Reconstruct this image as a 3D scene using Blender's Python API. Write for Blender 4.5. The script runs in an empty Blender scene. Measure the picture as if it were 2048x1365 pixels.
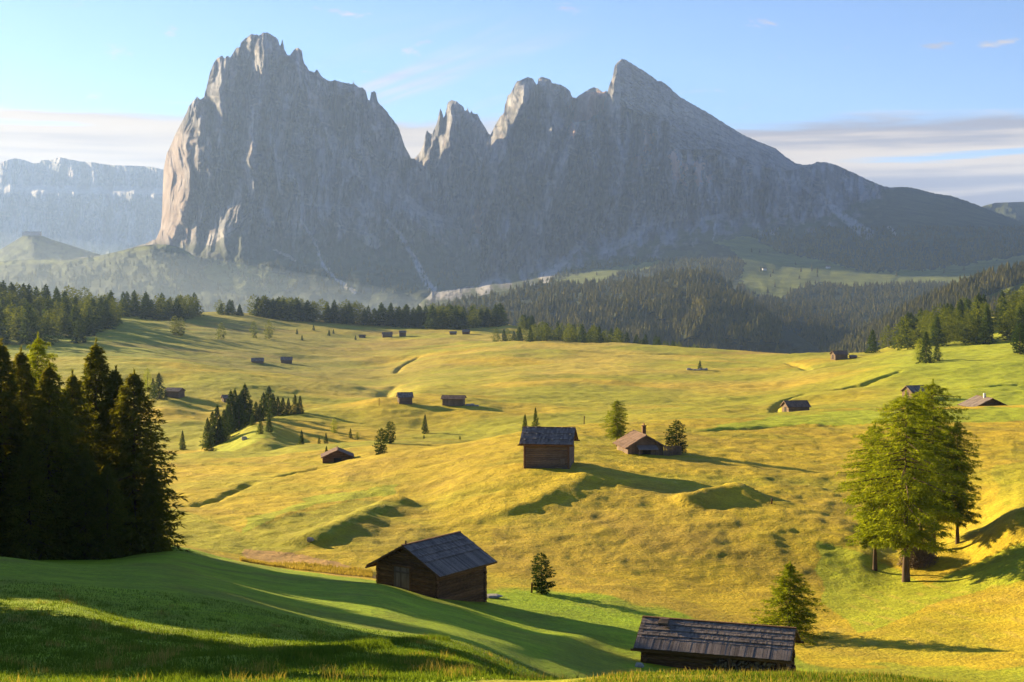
import bpy, math, random
import numpy as np

# ------------------------------------------------------------------ camera, sky, sun, exposure
scene = bpy.context.scene
COL = scene.collection
F = 2800.0            # focal length in photo pixels (2048 wide)
CX, HY = 1024.0, 560.0  # principal column and eye-level line

cam_d = bpy.data.cameras.new("camera")
cam = bpy.data.objects.new("camera", cam_d)
COL.objects.link(cam)
cam.location = (0, 0, 0)
cam.rotation_euler = (math.radians(90), 0, 0)
cam_d.sensor_width = 36.0
cam_d.lens = 36.0 * F / 2048.0
cam_d.shift_y = -(682.5 - HY) / 2048.0
cam_d.clip_start = 0.5
cam_d.clip_end = 120000.0
scene.camera = cam

SUN_AZ = math.radians(53.0)     # to the left of the view axis
SUN_EL = math.radians(14.0)
S = (-math.sin(SUN_AZ) * math.cos(SUN_EL), math.cos(SUN_AZ) * math.cos(SUN_EL), math.sin(SUN_EL))

world = bpy.data.worlds.new("World")
scene.world = world
world.use_nodes = True
wt = world.node_tree
wt.nodes.clear()


def N(nt, typ, **kw):
    n = nt.nodes.new(typ)
    for k, v in kw.items():
        if k.startswith('i_'):
            key = k[2:]
            n.inputs[int(key) if key.isdigit() else key.replace('_', ' ')].default_value = v
        else:
            setattr(n, k, v)
    return n


def L(nt, a, b):
    nt.links.new(a, b)


def math_node(nt, op, a, b=None, c=None, clamp=False):
    n = nt.nodes.new('ShaderNodeMath')
    n.operation = op
    n.use_clamp = clamp
    for i, v in enumerate((a, b, c)):
        if v is None:
            continue
        if isinstance(v, (int, float)):
            n.inputs[i].default_value = v
        else:
            nt.links.new(v, n.inputs[i])
    return n.outputs[0]


def sstep(nt, v, lo, hi):
    n = nt.nodes.new('ShaderNodeMapRange')
    n.interpolation_type = 'SMOOTHSTEP'
    nt.links.new(v, n.inputs['Value'])
    n.inputs['From Min'].default_value = lo
    n.inputs['From Max'].default_value = hi
    return n.outputs[0]


def mixc(nt, fac, a, b, mode='MIX'):
    n = nt.nodes.new('ShaderNodeMix')
    n.data_type = 'RGBA'
    n.blend_type = mode
    for sock, v in ((n.inputs[0], fac), (n.inputs[6], a), (n.inputs[7], b)):
        if isinstance(v, (int, float)):
            sock.default_value = v
        elif isinstance(v, (tuple, list)):
            sock.default_value = tuple(v) + ((1.0,) if len(v) == 3 else ())
        else:
            nt.links.new(v, sock)
    return n.outputs[2]


# sky + clouds (directions, on the sky itself)
sky = N(wt, 'ShaderNodeTexSky', sky_type='NISHITA', sun_disc=False)
sky.sun_elevation = SUN_EL
sky.sun_rotation = -SUN_AZ      # checked against the lamp below: sun to the left of +Y
sky.altitude = 1900
sky.air_density = 1.0
sky.dust_density = 1.1
sky.ozone_density = 1.5
SKY_STRENGTH = 0.058
tc = N(wt, 'ShaderNodeTexCoord')
sep = N(wt, 'ShaderNodeSeparateXYZ')
L(wt, tc.outputs['Generated'], sep.inputs[0])
dx, dy, dz = sep.outputs
hor = math_node(wt, 'SQRT', math_node(wt, 'ADD', math_node(wt, 'MULTIPLY', dx, dx), math_node(wt, 'MULTIPLY', dy, dy)))
elev = math_node(wt, 'DIVIDE', dz, math_node(wt, 'MAXIMUM', hor, 0.01))     # tan of elevation
azi = math_node(wt, 'ARCTAN2', dx, dy)                                       # radians from +Y
cmb = N(wt, 'ShaderNodeCombineXYZ')
L(wt, math_node(wt, 'MULTIPLY', azi, 4.2), cmb.inputs[0])
L(wt, math_node(wt, 'MULTIPLY', elev, 44.0), cmb.inputs[1])
cmb.inputs[2].default_value = 3.7
n1 = N(wt, 'ShaderNodeTexNoise', i_Scale=0.95, i_Detail=9.0, i_Roughness=0.55, i_Distortion=0.35)
L(wt, cmb.outputs[0], n1.inputs['Vector'])
n1f = n1.outputs[0]
cmb2 = N(wt, 'ShaderNodeCombineXYZ')
L(wt, math_node(wt, 'MULTIPLY', azi, 3.0), cmb2.inputs[0])
L(wt, math_node(wt, 'MULTIPLY', elev, 60.0), cmb2.inputs[1])
cmb2.inputs[2].default_value = 9.1
n2 = N(wt, 'ShaderNodeTexNoise', i_Scale=1.3, i_Detail=6.0, i_Roughness=0.5, i_Distortion=0.2)
L(wt, cmb2.outputs[0], n2.inputs['Vector'])
# bank of long cloud above the horizon, its top at tan(elev) ~0.115
top = math_node(wt, 'ADD', math_node(wt, 'MULTIPLY', math_node(wt, 'SUBTRACT', n1f, 0.5), 0.085), elev)
bank = math_node(wt, 'SUBTRACT', 1.0, sstep(wt, top, 0.108, 0.124))
holes = sstep(wt, n2.outputs[0], 0.30, 0.40)
low = sstep(wt, elev, 0.05, 0.09)
holes = math_node(wt, 'MAXIMUM', holes, math_node(wt, 'SUBTRACT', 1.0, low))
bank = math_node(wt, 'MULTIPLY', bank, holes)
# thin veil in the middle (azimuth around 0) rising to the right, and small puffs
cmb3 = N(wt, 'ShaderNodeCombineXYZ')
L(wt, math_node(wt, 'ADD', math_node(wt, 'MULTIPLY', azi, 9.0), math_node(wt, 'MULTIPLY', elev, -12.0)), cmb3.inputs[0])
L(wt, math_node(wt, 'ADD', math_node(wt, 'MULTIPLY', elev, 34.0), math_node(wt, 'MULTIPLY', azi, -11.0)), cmb3.inputs[1])
n3 = N(wt, 'ShaderNodeTexNoise', i_Scale=1.1, i_Detail=8.0, i_Roughness=0.6, i_Distortion=0.4)
L(wt, cmb3.outputs[0], n3.inputs['Vector'])
veil = sstep(wt, n3.outputs[0], 0.45, 0.75)
va = math_node(wt, 'SUBTRACT', 1.0, sstep(wt, math_node(wt, 'ABSOLUTE', math_node(wt, 'SUBTRACT', azi, -0.04)), 0.03, 0.13))
ve = math_node(wt, 'MULTIPLY', sstep(wt, elev, 0.06, 0.1), math_node(wt, 'SUBTRACT', 1.0, sstep(wt, elev, 0.13, 0.2)))
veil = math_node(wt, 'MULTIPLY', math_node(wt, 'MULTIPLY', veil, va), math_node(wt, 'MULTIPLY', ve, 0.9))
cmb4 = N(wt, 'ShaderNodeCombineXYZ')
L(wt, math_node(wt, 'MULTIPLY', azi, 22.0), cmb4.inputs[0])
L(wt, math_node(wt, 'MULTIPLY', elev, 60.0), cmb4.inputs[1])
n4 = N(wt, 'ShaderNodeTexNoise', i_Scale=1.0, i_Detail=7.0, i_Roughness=0.55, i_Distortion=0.3)
L(wt, cmb4.outputs[0], n4.inputs['Vector'])
puff = math_node(wt, 'MULTIPLY', sstep(wt, n4.outputs[0], 0.61, 0.72), 0.75)
puff = math_node(wt, 'MULTIPLY', puff, sstep(wt, elev, 0.1, 0.14))
puff = math_node(wt, 'MULTIPLY', puff, math_node(wt, 'SUBTRACT', 1.0, sstep(wt, elev, 0.19, 0.24)))
cover = math_node(wt, 'MAXIMUM', math_node(wt, 'MAXIMUM', bank, veil), puff, clamp=True)
# cloud body: cream where sunlit, mauve grey in its thick layers
grey = sstep(wt, math_node(wt, 'ADD', math_node(wt, 'MULTIPLY', n2.outputs[0], 0.7), math_node(wt, 'MULTIPLY', n1f, 0.3)), 0.43, 0.60)
right = sstep(wt, azi, -0.1, 0.3)
greyf = math_node(wt, 'MULTIPLY', grey, math_node(wt, 'ADD', 0.42, math_node(wt, 'MULTIPLY', right, 0.5)))
ccol = mixc(wt, greyf, (4.1, 3.45, 2.8), (1.45, 1.42, 1.75))
skyc = mixc(wt, 1.0, sky.outputs[0], (0.59, 0.70, 0.94), 'MULTIPLY')
skyc = mixc(wt, cover, skyc, ccol)
bg = N(wt, 'ShaderNodeBackground')
L(wt, skyc, bg.inputs['Color'])
bg.inputs['Strength'].default_value = SKY_STRENGTH
wo = N(wt, 'ShaderNodeOutputWorld')
L(wt, bg.outputs[0], wo.inputs['Surface'])

sun_d = bpy.data.lights.new("sun", 'SUN')
sun_d.energy = 5.0
sun_d.angle = math.radians(0.5)
sun_d.color = (1.0, 0.77, 0.43)
sun = bpy.data.objects.new("sun", sun_d)
COL.objects.link(sun)
from mathutils import Vector
sun.rotation_euler = Vector(S).to_track_quat('Z', 'Y').to_euler()
sun.location = (-400, 200, 300)

scene.view_settings.view_transform = 'Standard'
scene.view_settings.look = 'None'
scene.view_settings.exposure = 1.95
scene.view_settings.gamma = 1.0
scene.cycles.max_bounces = 5
scene.cycles.diffuse_bounces = 2
scene.cycles.glossy_bounces = 1
scene.cycles.transmission_bounces = 2
scene.cycles.volume_bounces = 1
scene.cycles.transparent_max_bounces = 4

rng = np.random.default_rng(7)
random.seed(7)

# ------------------------------------------------------------------ numeric helpers


def perlin(x, y, seed=0):
    x = np.asarray(x, float)
    y = np.asarray(y, float)
    xi = np.floor(x).astype(np.int64)
    yi = np.floor(y).astype(np.int64)
    xf = x - xi
    yf = y - yi
    u = xf * xf * xf * (xf * (xf * 6 - 15) + 10)
    v = yf * yf * yf * (yf * (yf * 6 - 15) + 10)

    def g(ix, iy, fx, fy):
        h = (ix * 374761393 + iy * 668265263 + seed * 974711) & 0xFFFFFFFF
        h = ((h ^ (h >> 13)) * 1274126177) & 0xFFFFFFFF
        h = h ^ (h >> 16)
        a = (h & 0xFFFF) * (2 * np.pi / 65536.0)
        return np.cos(a) * fx + np.sin(a) * fy
    a = g(xi, yi, xf, yf)
    b = g(xi + 1, yi, xf - 1, yf)
    c = g(xi, yi + 1, xf, yf - 1)
    d = g(xi + 1, yi + 1, xf - 1, yf - 1)
    return ((a + u * (b - a)) * (1 - v) + (c + u * (d - c)) * v) * 1.5


def fbm(x, y, seed=0, octv=4, gain=0.5):
    s = 0
    a = 1.0
    for o in range(octv):
        s = s + a * perlin(x * 2 ** o, y * 2 ** o, seed + o * 17)
        a *= gain
    return s


def ridged(x, y, seed=0, octv=4, gain=0.5):
    s = 0
    a = 1.0
    t = 0
    for o in range(octv):
        s = s + a * (1 - 2 * np.abs(perlin(x * 2 ** o, y * 2 ** o, seed + o * 17)))
        t += a
        a *= gain
    return s / t


def smooth(v, lo, hi):
    t = np.clip((v - lo) / (hi - lo), 0, 1)
    return t * t * (3 - 2 * t)


def inpoly(poly, x, y):
    poly = np.asarray(poly, float)
    res = np.zeros(np.shape(x), bool)
    n = len(poly)
    for i in range(n):
        x0, y0 = poly[i]
        x1, y1 = poly[(i + 1) % n]
        if y0 == y1:
            continue
        c = ((y0 > y) != (y1 > y)) & (x < (x1 - x0) * (y - y0) / (y1 - y0) + x0)
        res ^= c
    return res


def seg_dist(poly, x, y):
    """distance to a polyline, with the arc parameter 0..1 of the nearest point"""
    poly = np.asarray(poly, float)
    best = np.full(np.shape(x), 1e18)
    par = np.zeros(np.shape(x))
    n = len(poly) - 1
    for i in range(n):
        ax, ay = poly[i]
        bx, by = poly[i + 1]
        vx, vy = bx - ax, by - ay
        l2 = vx * vx + vy * vy + 1e-9
        t = np.clip(((x - ax) * vx + (y - ay) * vy) / l2, 0, 1)
        d = (x - ax - t * vx) ** 2 + (y - ay - t * vy) ** 2
        m = d < best
        best = np.where(m, d, best)
        par = np.where(m, (i + t) / n, par)
    return np.sqrt(best), par


def pchip1(xk, yk, x):
    xk = np.asarray(xk, float)
    yk = np.asarray(yk, float)
    h = np.diff(xk)
    d = np.diff(yk) / h
    m = np.zeros(len(xk))
    for i in range(1, len(xk) - 1):
        if d[i - 1] * d[i] > 0:
            w1 = 2 * h[i] + h[i - 1]
            w2 = h[i] + 2 * h[i - 1]
            m[i] = (w1 + w2) / (w1 / d[i - 1] + w2 / d[i])
    x = np.clip(x, xk[0], xk[-1])
    i = np.clip(np.searchsorted(xk, x, side='right') - 1, 0, len(xk) - 2)
    t = (x - xk[i]) / h[i]
    t2, t3 = t * t, t * t * t
    return (2 * t3 - 3 * t2 + 1) * yk[i] + (t3 - 2 * t2 + t) * h[i] * m[i] + (3 * t2 - 2 * t3) * yk[i + 1] + (t3 - t2) * h[i] * m[i + 1]


def mesh_from(name, verts, faces, mat=None, parent=None, smooth_sh=False, link=True):
    """verts Nx3, faces MxK (one K) or list of such arrays"""
    me = bpy.data.meshes.new(name)
    verts = np.ascontiguousarray(verts, dtype=np.float32)
    fl = faces if isinstance(faces, list) else [faces]
    fl = [np.asarray(f, dtype=np.int32) for f in fl if len(f)]
    me.vertices.add(len(verts))
    me.vertices.foreach_set('co', verts.ravel())
    nl = sum(f.size for f in fl)
    nf = sum(len(f) for f in fl)
    me.loops.add(nl)
    me.polygons.add(nf)
    me.loops.foreach_set('vertex_index', np.concatenate([f.ravel() for f in fl]))
    st = []
    o = 0
    for f in fl:
        st.append(o + np.arange(len(f)) * f.shape[1])
        o += f.size
    me.polygons.foreach_set('loop_start', np.concatenate(st).astype(np.int32))
    me.polygons.foreach_set('use_smooth', np.full(nf, smooth_sh))
    me.update(calc_edges=True)
    if mat:
        me.materials.append(mat)
    if not link:
        return me
    ob = bpy.data.objects.new(name, me)
    COL.objects.link(ob)
    if parent:
        ob.parent = parent
    return ob


def set_color(me, rgb, name='tint'):
    a = me.color_attributes.new(name, 'FLOAT_COLOR', 'POINT')
    c = np.ones((len(rgb), 4), np.float32)
    c[:, :3] = rgb
    a.data.foreach_set('color', c.ravel())


def tag(o, label=None, cat=None, group=None, kind=None):
    if label:
        o['label'] = label
    if cat:
        o['category'] = cat
    if group:
        o['group'] = group
    if kind:
        o['kind'] = kind
    return o


def empty(name, loc, rz=0.0):
    o = bpy.data.objects.new(name, None)
    COL.objects.link(o)
    o.location = loc
    o.rotation_euler = (0, 0, rz)
    o.empty_display_size = 0.5
    return o


def add_mesh_obj(name, me, parent=None):
    o = bpy.data.objects.new(name, me)
    COL.objects.link(o)
    if parent:
        o.parent = parent
    return o


# ------------------------------------------------------------------ materials


def new_mat(name):
    m = bpy.data.materials.new(name)
    m.use_nodes = True
    nt = m.node_tree
    nt.nodes.clear()
    out = N(nt, 'ShaderNodeOutputMaterial')
    return m, nt, out


def noise_tex(nt, vec, scale, detail=4.0, rough=0.55, dist=0.0):
    n = N(nt, 'ShaderNodeTexNoise', i_Scale=scale, i_Detail=detail, i_Roughness=rough, i_Distortion=dist)
    L(nt, vec, n.inputs['Vector'])
    return n.outputs[0]


def mat_ground():
    m, nt, out = new_mat('meadow_grass')
    at = N(nt, 'ShaderNodeAttribute', attribute_name='tint')
    geo = N(nt, 'ShaderNodeNewGeometry')
    pos = geo.outputs['Position']
    cd = N(nt, 'ShaderNodeSeparateXYZ')
    L(nt, pos, cd.inputs[0])
    a = noise_tex(nt, pos, 0.35, 6, 0.65)
    b = noise_tex(nt, pos, 2.3, 5, 0.7)
    mp = N(nt, 'ShaderNodeMapping')
    L(nt, pos, mp.inputs[0])
    mp.inputs['Scale'].default_value = (0.35, 1.6, 1.6)
    mp.inputs['Rotation'].default_value = (0, 0, 0.5)
    c = noise_tex(nt, mp.outputs[0], 0.55, 6, 0.7, 0.6)
    e = noise_tex(nt, pos, 6.5, 3, 0.7)
    f = math_node(nt, 'ADD', math_node(nt, 'MULTIPLY', a, 0.4), math_node(nt, 'ADD', math_node(nt, 'MULTIPLY', b, 0.7), math_node(nt, 'ADD', math_node(nt, 'MULTIPLY', e, 0.6), math_node(nt, 'MULTIPLY', c, 0.6))))
    gain = math_node(nt, 'MAXIMUM', 0.2, math_node(nt, 'ADD', -0.55, math_node(nt, 'MULTIPLY', f, 1.38)))
    col = mixc(nt, 1.0, at.outputs['Color'], gain, 'MULTIPLY')
    # tufts a little greener or drier
    tt = noise_tex(nt, pos, 0.9, 5, 0.7)
    col = mixc(nt, math_node(nt, 'MULTIPLY', sstep(nt, tt, 0.5, 0.7), 0.35), col, mixc(nt, 1.0, col, (0.72, 1.0, 0.7), 'MULTIPLY'))
    bs = N(nt, 'ShaderNodeBsdfPrincipled', i_Roughness=0.9)
    bs.inputs['Specular IOR Level'].default_value = 0.15
    L(nt, col, bs.inputs['Base Color'])
    h1 = noise_tex(nt, pos, 0.5, 7, 0.68)
    bp = N(nt, 'ShaderNodeBump', i_Strength=0.5, i_Distance=0.55)
    L(nt, h1, bp.inputs['Height'])
    h2 = noise_tex(nt, mp.outputs[0], 2.2, 5, 0.7)
    bp2 = N(nt, 'ShaderNodeBump', i_Strength=0.7, i_Distance=0.28)
    L(nt, h2, bp2.inputs['Height'])
    L(nt, bp.outputs[0], bp2.inputs['Normal'])
    h3 = noise_tex(nt, pos, 3.2, 3, 0.6)
    bp3 = N(nt, 'ShaderNodeBump', i_Strength=0.8, i_Distance=0.16)
    L(nt, h3, bp3.inputs['Height'])
    L(nt, bp2.outputs[0], bp3.inputs['Normal'])
    L(nt, bp3.outputs[0], bs.inputs['Normal'])
    L(nt, bs.outputs[0], out.inputs['Surface'])
    return m


def mat_rock():
    m, nt, out = new_mat('limestone_rock')
    at = N(nt, 'ShaderNodeAttribute', attribute_name='tint')
    geo = N(nt, 'ShaderNodeNewGeometry')
    pos = geo.outputs['Position']
    mp = N(nt, 'ShaderNodeMapping')
    L(nt, pos, mp.inputs[0])
    mp.inputs['Scale'].default_value = (1, 1, 0.3)
    a = noise_tex(nt, mp.outputs[0], 0.022, 9, 0.72, 0.3)
    b = noise_tex(nt, pos, 0.008, 8, 0.65)
    gain = math_node(nt, 'ADD', -0.1, math_node(nt, 'ADD', math_node(nt, 'MULTIPLY', a, 1.1), math_node(nt, 'MULTIPLY', b, 1.1)))
    col = mixc(nt, 1.0, at.outputs['Color'], gain, 'MULTIPLY')
    bs = N(nt, 'ShaderNodeBsdfPrincipled', i_Roughness=0.95)
    bs.inputs['Specular IOR Level'].default_value = 0.1
    L(nt, col, bs.inputs['Base Color'])
    bp = N(nt, 'ShaderNodeBump', i_Strength=1.0, i_Distance=40.0)
    L(nt, a, bp.inputs['Height'])
    L(nt, bp.outputs[0], bs.inputs['Normal'])
    L(nt, bs.outputs[0], out.inputs['Surface'])
    return m


def mat_foliage(name, c1, c2, trans=0.35, scale=0.5):
    m, nt, out = new_mat(name)
    geo = N(nt, 'ShaderNodeNewGeometry')
    oi = N(nt, 'ShaderNodeObjectInfo')
    tcx = N(nt, 'ShaderNodeTexCoord')
    n = noise_tex(nt, tcx.outputs['Object'], scale, 3)
    r = geo.outputs['Random Per Island']
    f = math_node(nt, 'ADD', math_node(nt, 'MULTIPLY', r, 0.55), math_node(nt, 'MULTIPLY', sstep(nt, n, 0.35, 0.65), 0.3))
    f = math_node(nt, 'ADD', f, math_node(nt, 'MULTIPLY', oi.outputs['Random'], 0.25), clamp=True)
    col = mixc(nt, f, c1, c2)
    d = N(nt, 'ShaderNodeBsdfDiffuse')
    t = N(nt, 'ShaderNodeBsdfTranslucent')
    L(nt, col, d.inputs[0])
    L(nt, mixc(nt, 1.0, col, (1.5, 1.35, 0.6), 'MULTIPLY'), t.inputs[0])
    mx = N(nt, 'ShaderNodeMixShader', i_0=trans)
    L(nt, d.outputs[0], mx.inputs[1])
    L(nt, t.outputs[0], mx.inputs[2])
    L(nt, mx.outputs[0], out.inputs['Surface'])
    return m


def mat_wood(name, c1, c2, grain=(1, 1, 1), scale=1.0, isl=0.5):
    m, nt, out = new_mat(name)
    tcx = N(nt, 'ShaderNodeTexCoord')
    geo = N(nt, 'ShaderNodeNewGeometry')
    mp = N(nt, 'ShaderNodeMapping')
    L(nt, tcx.outputs['Object'], mp.inputs[0])
    mp.inputs['Scale'].default_value = grain
    a = noise_tex(nt, mp.outputs[0], 3.0 * scale, 6, 0.65, 0.4)
    b = noise_tex(nt, tcx.outputs['Object'], 0.7, 3)
    f = math_node(nt, 'ADD', math_node(nt, 'MULTIPLY', sstep(nt, a, 0.3, 0.7), 0.5), math_node(nt, 'MULTIPLY', geo.outputs['Random Per Island'], isl), clamp=True)
    col = mixc(nt, f, c1, c2)
    col = mixc(nt, math_node(nt, 'MULTIPLY', sstep(nt, b, 0.45, 0.65), 0.4), col, mixc(nt, 1.0, col, (0.55, 0.55, 0.55), 'MULTIPLY'))
    bs = N(nt, 'ShaderNodeBsdfPrincipled', i_Roughness=0.8)
    bs.inputs['Specular IOR Level'].default_value = 0.2
    L(nt, col, bs.inputs['Base Color'])
    bp = N(nt, 'ShaderNodeBump', i_Strength=0.5, i_Distance=0.03)
    L(nt, a, bp.inputs['Height'])
    L(nt, bp.outputs[0], bs.inputs['Normal'])
    L(nt, bs.outputs[0], out.inputs['Surface'])
    return m


M_GROUND = mat_ground()
M_ROCK = mat_rock()
M_SPRUCE = mat_foliage('spruce_needles', (0.028, 0.052, 0.012), (0.075, 0.115, 0.018), 0.3)
M_NEARSPRUCE = mat_foliage('dark_spruce_needles', (0.060, 0.090, 0.014), (0.19, 0.18, 0.024), 0.45)
M_LARCH = mat_foliage('larch_needles', (0.11, 0.155, 0.010), (0.27, 0.32, 0.020), 0.52)
M_FARLARCH = mat_foliage('far_larch_needles', (0.065, 0.095, 0.012), (0.150, 0.180, 0.022), 0.4)
M_PINE = mat_foliage('stone_pine_needles', (0.020, 0.045, 0.010), (0.055, 0.095, 0.016), 0.25)
M_FARWOOD = mat_foliage('distant_forest', (0.045, 0.055, 0.022), (0.135, 0.125, 0.036), 0.3, 0.01)
M_GRASS = mat_foliage('grass_blades', (0.05, 0.10, 0.012), (0.13, 0.19, 0.022), 0.4, 0.2)
M_DRYGRASS = mat_foliage('dry_grass_blades', (0.16, 0.16, 0.03), (0.36, 0.28, 0.09), 0.4, 0.2)
M_BARK = mat_wood('bark', (0.05, 0.032, 0.02), (0.14, 0.085, 0.045), (1, 1, 0.25), 1.5)
M_LOG = mat_wood('brown_log_wood', (0.06, 0.03, 0.012), (0.25, 0.12, 0.045), (1, 1, 5), 1.0, 0.4)
M_LOGGREY = mat_wood('weathered_log_wood', (0.10, 0.068, 0.045), (0.27, 0.18, 0.11), (1, 1, 5), 1.0, 0.4)
M_SHINGLE = mat_wood('weathered_shingles', (0.085, 0.066, 0.055), (0.26, 0.205, 0.165), (4, 4, 4), 1.0, 0.8)
M_SHINGLERED = mat_wood('brown_shingles', (0.10, 0.062, 0.045), (0.24, 0.15, 0.10), (4, 4, 4), 1.0, 0.7)
M_DOOR = mat_wood('grey_door_planks', (0.07, 0.05, 0.035), (0.24, 0.175, 0.12), (6, 6, 0.4), 1.0, 0.7)
M_FIREWOOD = mat_wood('split_firewood', (0.06, 0.045, 0.03), (0.26, 0.18, 0.10), (2, 2, 2), 1.0, 0.8)
M_STONE = mat_wood('pale_stone', (0.16, 0.15, 0.13), (0.42, 0.39, 0.34), (2, 2, 2), 1.0, 0.6)
M_WHITE = mat_wood('white_render', (0.5, 0.48, 0.45), (0.7, 0.68, 0.64), (1, 1, 1), 1.0, 0.2)
M_DARK = mat_wood('dark_opening', (0.012, 0.01, 0.008), (0.03, 0.022, 0.015), (1, 1, 1), 1.0, 0.3)

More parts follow.
